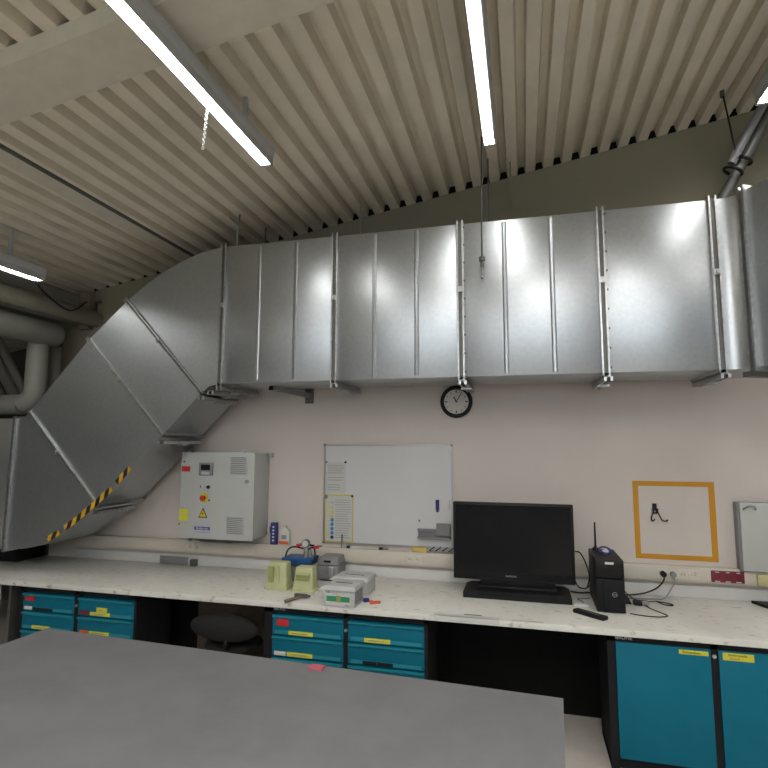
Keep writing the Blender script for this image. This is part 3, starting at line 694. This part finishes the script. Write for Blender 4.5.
pen(-1.93, -1.84, 4.685, 'black', 'red', 'black pen with red cap lying on the trunking left of the whiteboard', .008)
pen(-1.905, -1.82, 4.708, 'white', 'black', 'white pen with black cap lying on the trunking near the red cap', .007)
pen(-1.53, -1.40, 4.69, 'white', 'black', 'white marker with black cap on the trunking under the yellow notice', .009)
pen(-1.235, -1.16, 4.69, 'grey', 'black', 'short dark grey pen on the trunking under the middle of the whiteboard', .009)
tag(MB().cyl((-1.585, 4.69, LZ), (-1.585, 4.70, LZ+.09), .007, seg=12).cyl((-1.585, 4.70, LZ+.09), (-1.585, 4.702, LZ+.115), .009, seg=12).build('upright_marker', 'grey', loc=(-1.585, 4.69, LZ)), 'thin marker leaning upright against the bottom frame of the whiteboard', 'pen')
tag(box(-.945, -.815, 4.666, 4.712, LZ, LZ+.042, .004).build('yellow_block', 'timber', loc=(-.88, 4.69, LZ)), 'yellow wooden-looking block on the trunking under the pen tray', 'block')
for i in range(4):
    x = -.785+i*.055
    kg = thing('card_bundle', ['crumpled white and black paper piece next to the yellow block', 'second white and black paper piece from the yellow block', 'third white and black paper piece from the yellow block', 'white and black paper piece nearest the black screen'][i], 'paper', (x, 4.69, LZ))
    MB().obox((x, 4.69, LZ+.028), ((1, .2, .35+.2*(i % 2)), (-.2, 1, 0), (-.4, 0, 1)), (.062, .028, .018)).build('card', 'paper', kg)
    MB().obox((x+.012, 4.675, LZ+.034), ((1, .1, .7), (0, 1, 0), (-.7, 0, 1)), (.056, .006, .009)).build('dark_strip', 'black', kg)

# ---------------------------------------------------------------- worktop and cabinets below
YFR = 3.80
wt = thing('worktop', 'long stained off-white worktop running along the wall', 'worktop', (-1, 4.2, DESK-.04))
box(-6.6, 3.7, YFR, WALL-.001, DESK-.038, DESK, .004).build('top_board', 'worktop', wt)
box(-6.6, 3.7, YFR-.004, YFR+.002, DESK-.040, DESK-.003, .001).build('edge_band', 'worktop', wt)
MB().box(-.62, -.18, YFR-.008, YFR+.045, DESK-.0001, DESK+.0015).box(-.62, -.18, YFR-.008, YFR-.004, DESK-.03, DESK+.0015).build('peeling_tape', 'white', wt)
box(-.10, .10, YFR-.002, YFR+.03, DESK-.0001, DESK+.0010).build('yellowed_tape', 'cream', wt)
box(-.42, -.30, YFR+.045, YFR+.065, DESK-.0001, DESK+.0012).build('dark_scuff', 'darksteel', wt)
CF = 3.845
def label_strip(parent, x0, x1, z0, z1, m, y=CF, name='drawer_label'):
    return box(x0, x1, y-.0065, y-.002, z0, z1, .0015).build(name, m, parent)
def drawer_col(cab, x0, x1, specs):
    z = H-1.252; hgt = .147
    for i in range(5):
        zt = z-i*hgt*1.02; zb = zt-hgt
        if zb < .06: break
        d = box(x0, x1, CF-.002, CF+.40, zb+.006, zt-.001, .002).build('drawer', 'blue', cab)
        MB().prism([(CF-.002, zt-.001), (CF-.022, zt-.004), (CF-.022, zt-.012), (CF-.002, zt-.030)], 'X', x0+.004, x1-.004).build('pull_lip', 'bluelip', d)
        MB().box(x0+.02, x1-.02, CF-.006, CF-.001, zb+.014, zb+.038).build('label_holder', 'bluelip', d)
        if i < len(specs):
            for (a_, b_, c_, d_, mm, nm) in specs[i]:
                L = box(x0+a_, x0+b_, CF-.0085, CF-.001, zb+c_, zb+d_, .001).build(nm, mm, d)
                if mm == 'lemon' and b_-a_ > .1:
                    box(x0+a_+.03, x0+b_-.04, CF-.0092, CF-.008, (zb+(c_+d_)/2)-.003, (zb+(c_+d_)/2)+.003).build('handwriting', 'ink', L)
def carcass(cab, x0, x1, cols):
    zt = DESK-.041
    m = MB().box(x0, x1, CF+.42, CF+.45, .04, zt)
    m.box(x0, x1, CF+.002, CF+.43, zt-.045, zt).box(x0, x1, CF+.03, CF+.43, .0, .06)
    ed = [x0]+[v for c in cols for v in c]+[x1]
    for i in range(0, len(ed), 2): m.box(ed[i], ed[i+1], CF+.002, CF+.43, .0, zt)
    m.build('carcass', 'carcass', cab)
def lockat(cab, x, z):
    l = MB().cyl((x, CF+.002, z), (x, CF-.010, z), .011, seg=16).build('cabinet_lock', 'alu', cab)
N = 'drawer_label'
# cabinet A (left)
ca = thing('drawer_cabinet', 'petrol blue drawer cabinet in black frame at left, seen above the grey table corner', 'cabinet', (-3.58, 4.05, 0), 'drawer cabinets under the worktop')
ca['label'] = 'petrol blue two-column drawer cabinet farthest left under the worktop'
carcass(ca, -4.155, -3.005, [(-4.118, -3.597), (-3.556, -3.028)])
drawer_col(ca, -4.118, -3.597, [[(.03, .12, .085, .125, 'red', 'red_sticker'), (.02, .10, .014, .04, 'white', 'white_sticker'), (.105, .31, .014, .034, 'carcass', N)],
    [(.11, .29, .014, .042, 'lemon', N)]])
drawer_col(ca, -3.556, -3.028, [[(.02, .11, .014, .045, 'maroon', 'red_sticker'), (.12, .31, .014, .042, 'lemon', N), (.18, .28, .044, .08, 'lemon', 'yellow_sticker')],
    [(.03, .11, .014, .045, 'orange', 'orange_sticker'), (.12, .31, .014, .042, 'lemon', N)]])
lockat(ca, -3.576, H-1.32)
# cabinet B (middle)
cb = thing('drawer_cabinet', 'petrol blue two-column drawer cabinet in the middle under the worktop', 'cabinet', (-1.28, 4.05, 0), 'drawer cabinets under the worktop')
carcass(cb, -1.895, -.668, [(-1.828, -1.278), (-1.242, -.693)])
drawer_col(cb, -1.828, -1.278, [[(.035, .13, .07, .117, 'red', 'red_sticker'), (.13, .32, .012, .040, 'lemon', N)], [(.02, .11, .012, .04, 'white', 'white_sticker'), (.12, .32, .012, .042, 'lemon', N)]])
drawer_col(cb, -1.242, -.693, [[(.02, .11, .012, .042, 'bluelip', 'grey_sticker'), (.12, .31, .012, .042, 'lemon', N)], [(.11, .33, .012, .036, 'carcass', N), (.21, .216, .018, .034, 'white', 'chalk_mark')]])
text('BRUNE', 'maker_lettering', 'white', cb, (-1.775, CF+.001, H-1.213), .026, 1.1)
lockat(cb, -1.258, H-1.32)
# cabinet C (right) with doors
cc_ = thing('door_cabinet', 'petrol blue cabinet with wide plain doors under the right end of the worktop', 'cabinet', (1.1, 4.05, 0))
carcass(cc_, .485, 1.70, [(.532, 1.072), (1.112, 1.655)])
for x0, x1 in ((.534, 1.070), (1.114, 1.653)):
    d = box(x0, x1, CF-.012, CF+.008, .075, H-1.236, .003).build('door', 'blue', cc_)
    if x0 < 1:
        l = box(.895, 1.058, CF-.0145, CF-.0115, H-1.274, H-1.248, .001).build('door_label', 'lemon', d)
        text('Schrauben', 'handwriting', 'carcass', l, (.965, CF-.015, H-1.261), .020, 1.2)
    else:
        l = box(1.135, 1.302, CF-.0145, CF-.0115, H-1.288, H-1.236-.008, .001).build('door_label', 'lemon', d)
        text('Elektroteile', 'handwriting', 'carcass', l, (1.215, CF-.015, H-1.256), .018, 1.2)
        text('Kabel', 'handwriting', 'red', l, (1.20, CF-.015, H-1.275), .018, 1.2)
text('BRUNE', 'maker_lettering', 'white', cc_, (.585, CF+.001, H-1.213), .028, 1.15)
lockat(cc_, 1.092, H-1.275)
# back panels under the worktop
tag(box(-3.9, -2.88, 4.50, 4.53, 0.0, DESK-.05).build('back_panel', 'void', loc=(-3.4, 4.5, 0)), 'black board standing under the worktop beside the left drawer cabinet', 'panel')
tag(box(-2.87, -1.80, 4.50, 4.53, 0.0, DESK-.05).build('back_panel', 'brown', loc=(-2.4, 4.5, 0)), 'brown sheet standing for the shaded wall under the worktop behind the black office chair', 'panel')  # added sheet, its brown imitates the wall in shade
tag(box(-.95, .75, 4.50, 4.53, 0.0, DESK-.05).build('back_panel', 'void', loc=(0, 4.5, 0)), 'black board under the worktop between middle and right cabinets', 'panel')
box(-4.26, -4.235, YFR+.03, 4.6, 0, DESK-.041).build('support_panel', 'darksteel', wt)
box(-4.46, -4.41, YFR+.03, YFR+.09, 0, DESK-.041).build('leg', 'lgrey', wt)
for x in (-6.4, 3.5): box(x, x+.05, YFR+.03, YFR+.09, 0, DESK-.041).build('leg', 'lgrey', wt)
bg = thing('waste_bag', 'dark crumpled bag under the worktop at far left', 'bag', (-4.335, 4.2, 0))
MB().sphere((-4.335, 4.20, .42), .20, (.34, 1, 1.9), 20).build('bag_body', 'blackmat', bg)
MB().cyl((-4.335, 4.2, .0), (-4.335, 4.2, .12), .06).build('bag_foot', 'blackmat', bg)
MB().cyl((-4.335, 4.2, .74), (-4.335, 4.2, .80), .02, r1=.045).build('bag_tie', 'blackmat', bg)
# dark metal box on the worktop at far left under the duct
db = thing('metal_case', 'dark metal case on the worktop below the lower duct end', 'box', (-5.0, 4.45, DESK))
box(-5.9, -4.80, 4.36, 4.70, DESK+.001, DESK+.17, .005).build('case_body', 'carcass', db)
box(-5.9, -4.80, 4.345, 4.70, DESK+.172, DESK+.195, .003).build('lid', 'darksteel', db)
box(-5.3, -5.1, 4.340, 4.36, DESK+.10, DESK+.13, .002).build('handle', 'darksteel', db)

# ---------------------------------------------------------------- screen, soundbar, computer
tv = thing('flat_screen', 'large black flat screen television standing on the worktop', 'television', (-.09, 4.45, DESK+.075))
tx0, tx1, tz0, tz1 = -.553, .352, H-1.038, H-.450
TVY = 4.38
box(tx0, tx1, TVY, TVY+.035, tz0, tz1, .008).build('bezel', 'black', tv)
box(tx0+.10, tx1-.10, TVY+.03, TVY+.09, tz0+.06, tz1-.12, .015).build('rear_shell', 'black', tv)
box(tx0+.022, tx1-.022, TVY-.0025, TVY+.002, tz0+.065, tz1-.02).build('display', 'screen', tv)
box(tx0+.003, tx1-.003, TVY-.004, TVY+.001, tz0+.002, tz0+.014, .002).build('lower_trim', 'carcass', tv)
text('SAMSUNG', 'brand_lettering', 'lgrey', tv, (-.115, TVY-.0035, tz0+.038), .018, 1.0)
box(-.34, .20, TVY+.005, TVY+.10, DESK+.075, tz0+.03, .004).build('stand_neck', 'black', tv)
box(-.36, .215, TVY-.04, TVY+.16, DESK+.058, DESK+.080, .006).build('stand_foot', 'black', tv)
sb = thing('screen_plinth', 'wide black plinth with slanting ends under the flat screen', 'stand', (-.07, 4.45, DESK))
MB().prism([(-.47, DESK+.001), (.315, DESK+.001), (.315, DESK+.042), (.275, DESK+.057), (-.43, DESK+.057), (-.47, DESK+.042)], 'Y', 4.27, 4.56).build('plinth_body', 'black', sb)
box(-.36, .21, 4.262, 4.272, DESK+.030, DESK+.052, .002).build('front_slot', 'carcass', sb)

pcx0, pcx1, py0, py1 = .468, .652, 4.14, 4.58
pc = thing('tower_computer', 'black tower computer with round logo beside the flat screen', 'computer', (.56, 4.38, DESK))
box(pcx0, pcx1, py0+.03, py1, DESK+.006, DESK+.352, .006).build('case', 'black', pc)
MB().box(pcx0, pcx1, py0+.004, py0+.032, DESK+.232, DESK+.354, .006).build('upper_bezel', 'black', pc)
MB().box(pcx0+.046, pcx1, py0, py0+.032, DESK+.004, DESK+.226, .004).box(pcx0, pcx0+.050, py0+.008, py0+.032, DESK+.004, DESK+.226, .004).build('lower_bezel', 'carcass', pc)
box(pcx0+.062, pcx0+.118, py0+.001, py0+.006, DESK+.325, DESK+.340).build('asset_sticker', 'white', pc)
r_ = MB().torus((pcx0+.117, py0-.001, DESK+.125), .015, .0015, 'Y', 28, 6).build('logo_ring', 'alu', pc)
text('DELL', 'logo_lettering', 'alu', r_, (pcx0+.117, py0-.001, DESK+.125), .012)
for x in (pcx0+.02, pcx1-.02):
    for y in (py0+.05, py1-.04): MB().cyl((x, y, DESK+.001), (x, y, DESK+.008), .012).build('rubber_foot', 'blackmat', pc)
an = thing('antenna', 'thin upright black antenna on top of the tower computer', 'antenna', (.485, 4.53, DESK+.353))
MB().cyl((.515, 4.52, DESK+.353), (.515, 4.52, DESK+.372), .028, r1=.018).build('magnet_base', 'black', an)
MB().cyl((.515, 4.52, DESK+.37), (.515, 4.52, DESK+.385), .010).cyl((.515, 4.52, DESK+.38), (.515, 4.52, DESK+.56), .0075, r1=.006).build('mast', 'black', an)
sg = thing('blue_coil', 'blue cable coil with white centre lying on the tower computer', 'cable', (.565, 4.40, DESK+.353))
MB().tube([(.565+.04*math.cos(a*PI/8), 4.40+.05*math.sin(a*PI/8), DESK+.372+.018*math.sin(a*PI/8)) for a in range(17)], .006, 8, smooth=False).tube([(.575+.036*math.cos(a*PI/8), 4.40+.04*math.sin(a*PI/8), DESK+.362+.004*math.cos(a*PI/4)) for a in range(17)], .006, 8, smooth=False).build('coil', 'navy', sg)
MB().sphere((.57, 4.40, DESK+.368), .024, (1, 1, .6)).build('white_centre', 'white', sg)

def placed(mb, ang, c): return mb.spin(ang, c)
rc = Vector((.415, 4.03, DESK)); ra = math.atan2(-.15, .18)
rm = thing('remote_control', 'black remote control lying on the worktop in front of the computer', 'remote', rc)
placed(MB().box(rc.x-.125, rc.x+.11, rc.y-.028, rc.y+.028, DESK+.0005, DESK+.026, .006), ra, rc).build('remote_shell', 'black', rm)
m = MB()
for i in range(7):
    for j in (-1, 0, 1): m.cyl((rc.x-.07+i*.022, rc.y+j*.012, DESK+.025), (rc.x-.07+i*.022, rc.y+j*.012, DESK+.0275), .0035, seg=8)
placed(m, ra, rc).build('buttons', 'grey', rm)
wr = thing('white_adapter', 'small flat white adapter on the worktop between plinth and computer', 'adapter', (.375, 4.27, DESK))
box(.325, .425, 4.24, 4.295, DESK+.0005, DESK+.017, .005).build('shell', 'white', wr)
MB().tube([(.40, 4.295, DESK+.01), (.39, 4.34, DESK+.012), (.36, 4.37, DESK+.02), (.41, 4.42, DESK+.012), (.46, 4.47, DESK+.008)], .003, 6).build('lead', 'black', wr)
ad = thing('power_adapter', 'small black power adapter with silver plug right of the computer', 'adapter', (.80, 4.40, DESK))
box(.745, .80, 4.37, 4.43, DESK+.0005, DESK+.03, .006).build('adapter_body', 'black', ad)
box(.80, .845, 4.375, 4.425, DESK+.0005, DESK+.034, .006).build('silver_block', 'mgrey', ad)
tag(MB().frustum((.70, 4.44, DESK+.0005), .07, .09, (.69, 4.44, DESK+.045), .05, .07, .004).build('mouse_dock', 'black', loc=(.69, 4.44, DESK)), 'small black wedge block touching the right side of the computer', 'box')
def cable(pts, r, m, lab, grp=None):
    return tag(MB().tube(pts, r, 8).build('cable', m, loc=pts[0]), lab, 'cable', grp)
D = DESK+.008
pl = thing('black_plug', 'round black plug in the leftmost socket below the orange square', 'plug', (1.004, TY, zS))
MB().cyl((1.004, TY-.006, zS), (1.004, TY-.045, zS), .021, seg=20).build('plug_body', 'black', pl)
MB().tube([(1.004, TY-.04, zS), (1.0, TY-.05, zS-.04), (.95, TY-.05, zS-.10), (.86, TY-.06, D+.03), (.76, TY-.07, D+.012), (.68, TY-.06, D+.004)], .0055, 8).build('lead', 'black', pl)
pg = thing('grey_plug', 'grey plug in the second socket below the orange square', 'plug', (1.073, TY, zS))
MB().cyl((1.073, TY-.006, zS), (1.073, TY-.040, zS), .020, seg=20).build('plug_body', 'mgrey', pg)
MB().tube([(1.073, TY-.035, zS), (1.075, TY-.05, zS-.05), (1.05, TY-.06, zS-.09), (.99, TY-.08, D+.006), (.90, TY-.10, D), (.75, TY-.12, D), (.68, TY-.10, D)], .0045, 8).build('lead', 'grey', pg)
cable([(.36, TVY+.05, H-.80), (.40, TVY+.10, H-.82), (.44, TVY+.13, H-.90), (.465, TVY+.16, H-1.0), (.455, TVY+.215, D+.05)], .005, 'black', 'black cable sagging from the back of the screen to the computer')
cable([(.34, TVY+.06, H-.98), (.37, TVY+.05, D+.09), (.42, TVY+.07, D+.07), (.455, TVY+.08, D+.09)], .005, 'black', 'short black cable low between the screen and the computer')
cable([(.33, 4.62, D), (.40, 4.60, D), (.455, 4.62, D), (.60, 4.64, D), (.70, 4.63, D)], .006, 'black', 'black cable lying behind the computer along the wall')
cable([(.668, 4.52, DESK+.20), (.68, 4.50, DESK+.12), (.72, 4.50, DESK+.05), (.80, 4.48, D), (.92, 4.50, D), (1.0, 4.46, D), (1.01, 4.42, D), (.96, 4.42, D), (.92, 4.47, D+.005)], .004, 'black', 'thin black cable looping on the worktop right of the computer')
cable([(.68, 4.15, D-.003), (.76, 4.12, D-.003), (.86, 4.12, D-.003), (.915, 4.16, D-.003), (.89, 4.22, D-.003), (.845, 4.30, D-.003), (.82, 4.365, D)], .0035, 'black', 'thin black lead curling on the worktop in front of the adapter')
tag(MB().prism([(1.59, 4.66), (1.66, 4.50), (2.2, 4.50), (2.2, 4.66)], 'Z', DESK+.001, DESK+.02).build('black_folder', 'black', loc=(1.9, 4.58, DESK)), 'flat black folder on the worktop at the right edge of the photo', 'folder')

# ---------------------------------------------------------------- middle worktop things
def bin_(x, y, w, d, hh_, lab, slot):
    b = thing('plastic_bin', lab, 'bin', (x, y, DESK), 'pale green plastic bins')
    z0 = DESK+.001
    MB().frustum((x, y, z0), w, d, (x, y+.01, z0+hh_), w*.80, d*.72, .010).build('bin_shell', 'lime', b)
    MB().frustum((x, y, z0), w*1.08, d*1.1, (x, y, z0+.018), w*1.06, d*1.08, .004).build('rim', 'lime', b)
    if slot:
        # recessed grip on the sloping front
        MB().obox((x, y-d*.43, z0+hh_*.60), ((1, 0, 0), (0, 1, .12), (0, -.12, 1)), (w*.60, .022, hh_*.20)).build('grip_recess', 'limeD', b)
        MB().obox((x, y-d*.46, z0+hh_*.74), ((1, 0, 0), (0, 1, .12), (0, -.12, 1)), (w*.66, .022, hh_*.05)).build('grip_lip', 'lime', b)
    else:
        MB().obox((x-w*.25, y-d*.43, z0+hh_*.55), ((1, 0, 0), (0, 1, .12), (0, -.12, 1)), (w*.26, .018, hh_*.62)).build('side_recess', 'limeD', b)
        MB().obox((x+w*.12, y-d*.45, z0+hh_*.5), ((1, 0, 0), (0, 1, .12), (0, -.12, 1)), (w*.05, .014, hh_*.85)).build('stiffening_rib', 'lime', b)
bin_(-1.93, 4.16, .185, .13, .205, 'pale green plastic bin standing on end, left of the pair', False)
bin_(-1.695, 4.14, .175, .13, .185, 'pale green plastic bin with grip slot, right of the pair behind the hammer', True)
# blue hand pump with gauge
pu = thing('test_pump', 'blue hand pump with round gauge and red valves behind the pale green bins', 'pump', (-1.88, 4.42, DESK))
MB().frustum((-1.86, 4.42, DESK+.14), .24, .17, (-1.86, 4.42, DESK+.20), .27, .20, .008).build('blue_tray', 'cobalt', pu)
box(-1.925, -1.86, 4.36, 4.48, DESK+.001, DESK+.15, .006).build('pump_leg', 'grey', pu); box(-1.80, -1.76, 4.36, 4.48, DESK+.001, DESK+.15, .006).build('pump_leg', 'grey', pu)
MB().cyl((-1.80, 4.40, DESK+.19), (-1.80, 4.40, DESK+.29), .022).cyl((-1.77, 4.42, DESK+.19), (-1.77, 4.42, DESK+.26), .016).build('pump_cylinder', 'steel', pu)
gg = MB().cyl((-1.80, 4.37, DESK+.315), (-1.80, 4.405, DESK+.315), .034, seg=28).build('gauge', 'darksteel', pu)
MB().cyl((-1.80, 4.368, DESK+.315), (-1.80, 4.371, DESK+.315), .027, seg=28).build('dial', 'boardw', gg)
MB().tube([(-1.98, 4.38, DESK+.20), (-1.955, 4.38, DESK+.26), (-1.90, 4.38, DESK+.285), (-1.82, 4.39, DESK+.27)], .007, 8).build('wire_handle', 'black', pu)
MB().tube([(-1.79, 4.40, DESK+.26), (-1.74, 4.41, DESK+.28), (-1.72, 4.40, DESK+.22), (-1.735, 4.38, DESK+.16)], .007, 8).build('hose', 'black', pu)
for x, z in ((-1.86, .295), (-1.70, .285)): MB().cyl((x-.02, 4.38, DESK+z), (x+.02, 4.38, DESK+z+.01), .013).build('red_valve', 'red', pu)
MB().cyl((-1.70, 4.38, DESK+.297), (-1.65, 4.38, DESK+.302), .006).build('valve_lever', 'darksteel', pu)
GX = -.07
gb = thing('tool_case', 'grey plastic tool case with latch beside the blue hand pump', 'case', (-1.62, 4.52, DESK))
MB().frustum((-1.625, 4.545, DESK+.012), .18, .18, (-1.625, 4.545, DESK+.13), .19, .19, .008).build('case_base', 'mgrey', gb)
MB().frustum((-1.625, 4.545, DESK+.132), .195, .195, (-1.625, 4.55, DESK+.20), .165, .165, .012).build('case_lid', 'mgrey', gb)
box(-1.63, -1.57, 4.442, 4.458, DESK+.04, DESK+.125, .005).build('latch', 'alu', gb)
box(-1.66, -1.60, 4.446, 4.475, DESK+.155, DESK+.170, .003).build('carry_slot', 'black', gb)
box(-1.70, -1.55, 4.47, 4.62, DESK+.001, DESK+.014, .002).build('base_feet', 'black', gb)
# cartons
def carton(x, y, w, d, hh_, ang, lab, front):
    c = Vector((x, y, DESK)); z = DESK+.001
    b = thing('carton', lab, 'box', c, 'white cartons')
    placed(MB().box(x-w/2, x+w/2, y-d/2, y+d/2, z, z+hh_, .002), ang, c).build('carton_body', 'cardboard', b)
    placed(MB().frustum((x-.012, y-.008, z+hh_*.90), w+.05, d+.03, (x, y, z+hh_+.012), w+.0, d-.01, .002), ang, c).build('lid', 'cardboard', b)
    placed(MB().box(x-w*.30, x+w*.28, y-.012, y+.004, z+hh_+.0115, z+hh_+.0135), ang, c).build('lid_slot', 'carddark', b)
    if front:
        f = placed(MB().box(x-w*.44, x+w*.36, y-d/2-.002, y-d/2, z+.012, z+hh_*.86), ang, c).build('front_label', 'white', b)
        placed(MB().box(x-w*.43, x+w*.35, y-d/2-.003, y-d/2-.0018, z+hh_*.28, z+hh_*.56), ang, c).build('green_band', 'green', f)
        placed(MB().box(x-w*.10, x+w*.06, y-d/2-.0038, y-d/2-.0028, z+hh_*.26, z+hh_*.60), ang, c).build('green_badge', 'limeD', f)
        placed(MB().box(x+w*.20, x+w*.32, y-d/2-.0038, y-d/2-.0018, z+hh_*.10, z+hh_*.16).box(x-w*.40, x-w*.32, y-d/2-.0038, y-d/2-.0018, z+hh_*.72, z+hh_*.78), ang, c).build('small_print', 'ink', f)
        placed(MB().box(x+w/2, x+w/2+.002, y-d*.42, y+d*.30, z+.02, z+hh_*.8), ang, c).build('side_panel', 'mgrey', b)
carton(-1.29, 3.90, .225, .22, .13, -.03, 'white carton with green label on its front at the worktop edge', True)
carton(-1.31, 4.22, .27, .20, .115, -.05, 'plain white carton with dark lid slot behind the green labelled one', False)
tag(MB().cyl((-1.145, 3.97, DESK+.001), (-1.145, 3.97, DESK+.022), .022, seg=20).build('bottle_cap', 'navy', loc=(-1.145, 3.97, DESK)), 'dark blue cap on the worktop at the right side of the green labelled carton', 'cap')
rd = thing('red_clamp', 'small orange-red plastic clip on the worktop right of the cartons', 'clip', (-1.065, 3.94, DESK))
placed(MB().box(-1.105, -1.03, 3.93, 3.952, DESK+.001, DESK+.018, .003), .5, Vector((-1.065, 3.94, DESK))).build('clip_body', 'orange', rd)
placed(MB().box(-1.11, -1.085, 3.925, 3.957, DESK+.001, DESK+.024, .003), .5, Vector((-1.065, 3.94, DESK))).build('clip_jaw', 'orange', rd)
hm = thing('hammer', 'small hammer with worn handle lying in front of the pale green bins', 'hammer', (-1.66, 3.88, DESK))
h0 = Vector((-1.70, 3.775, DESK+.014)); h1 = Vector((-1.635, 3.925, DESK+.018))
MB().cyl(h0, h0+(h1-h0)*.45, .014, r1=.012, seg=14).cyl(h0+(h1-h0)*.4, h1, .012, r1=.009, seg=14).build('handle', 'wood', hm)
hd = (h1-h0).cross(Vector((0, 0, 1))).normalized()
hd = Vector((1, .05, 0)).normalized()
MB().obox(h1+Vector((0, 0, .002)), (hd, Vector((-hd.y, hd.x, 0)), (0, 0, 1)), (.085, .024, .026)).cyl(h1-hd*.055+Vector((0, 0, .002)), h1-hd*.035+Vector((0, 0, .002)), .016, seg=16).obox(h1+hd*.05+Vector((0, 0, .002)), (hd, Vector((-hd.y, hd.x, 0)), (0, 0, 1)), (.03, .022, .012)).build('hammer_head', 'darksteel', hm)

# ---------------------------------------------------------------- office chair pushed under the worktop
oc = thing('office_chair', 'black padded office chair pushed into the gap left of the middle cabinet', 'chair', (-2.25, 4.02, 0))
MB().sphere((-2.28, 4.10, .42), .23, (1, .95, .20), 24).build('seat', 'blackmat', oc)
MB().sphere((-2.25, 3.88, .605), .20, (1.45, .26, .52), 24).build('backrest', 'blackmat', oc)
MB().tube([(-2.2, 3.88, .58), (-2.22, 3.86, .48), (-2.25, 3.95, .42)], .018, 10).build('back_support', 'black', oc)
MB().cyl((-2.27, 4.04, .10), (-2.27, 4.04, .43), .025).build('gas_column', 'black', oc)
for i in range(5):
    a = i*2*PI/5+.3; e_ = Vector((-2.27+.26*math.cos(a), 4.04+.26*math.sin(a), .07))
    l = MB().cyl((-2.27, 4.04, .11), e_, .022, r1=.014, seg=10).build('leg', 'black', oc)
    MB().cyl(e_+Vector((-.012, 0, -.04)), e_+Vector((.012, 0, -.04)), .03, seg=14).build('castor', 'black', l)

# ---------------------------------------------------------------- foreground table
TZ = H-1.20
ft = thing('grey_table', 'large dark grey laminate table in the foreground', 'table', (-1.8, 2.2, 0))
rot = math.radians(-3.2); c0 = Vector((-3.04, 3.035, 0))
u = Vector((math.cos(rot), math.sin(rot), 0)); v = Vector((math.sin(rot), -math.cos(rot), 0))
def tp_(a_, b_, z=0): return c0+u*a_+v*b_+Vector((0, 0, z))
def tbox(a0, a1, b0, b1, z0, z1):
    c_ = tp_((a0+a1)/2, (b0+b1)/2, (z0+z1)/2); return MB().obox(c_, (u, v, (0, 0, 1)), (a1-a0, b1-b0, z1-z0))
tbox(0, 3.2, 0, 1.3, TZ-.03, TZ).build('tabletop', 'tableg', ft)
tbox(.08, 3.12, .08, .11, TZ-.10, TZ-.03).build('apron', 'darksteel', ft)
tbox(.08, 3.12, 1.19, 1.22, TZ-.10, TZ-.03).build('apron', 'darksteel', ft)
for a_ in (.06, 3.09):
    for b_ in (.06, 1.19): tbox(a_, a_+.05, b_, b_+.05, 0, TZ-.03).build('leg', 'darksteel', ft)
tag(tbox(1.90, 1.98, .02, .07, TZ+.0005, TZ+.012).build('pink_note', 'pink', loc=tp_(1.94, .04, TZ)), 'small pink note pad at the far edge of the grey table', 'note pad')

# ---------------------------------------------------------------- camera and render look
cam = bpy.data.cameras.new('camera'); co = bpy.data.objects.new('camera', cam); col.objects.link(co)
cam.sensor_fit = 'HORIZONTAL'; cam.sensor_width = 36; cam.lens = 36*541.78/768
cam.clip_start = .05
yaw, pitch, roll = math.radians(14.352), math.radians(6.34), math.radians(.168)
fw = Vector((-math.sin(yaw)*math.cos(pitch), math.cos(yaw)*math.cos(pitch), math.sin(pitch)))
ri = Vector((math.cos(yaw), math.sin(yaw), 0)); up = ri.cross(fw)
r2 = ri*math.cos(roll)+up*math.sin(roll); u2 = -ri*math.sin(roll)+up*math.cos(roll)
co.matrix_world = Matrix(((r2.x, u2.x, -fw.x, 0), (r2.y, u2.y, -fw.y, 0), (r2.z, u2.z, -fw.z, H), (0, 0, 0, 1)))
sc = bpy.context.scene
sc.camera = co
w_ = bpy.data.worlds.new('world'); sc.world = w_; w_.use_nodes = True
w_.node_tree.nodes['Background'].inputs['Color'].default_value = (.5, .52, .55, 1)
w_.node_tree.nodes['Background'].inputs['Strength'].default_value = .2
sc.view_settings.view_transform = 'Standard'
sc.view_settings.exposure = 0.15
sc.cycles.use_denoising = True
sc.cycles.max_bounces = 8
sc.cycles.sample_clamp_indirect = 4.0
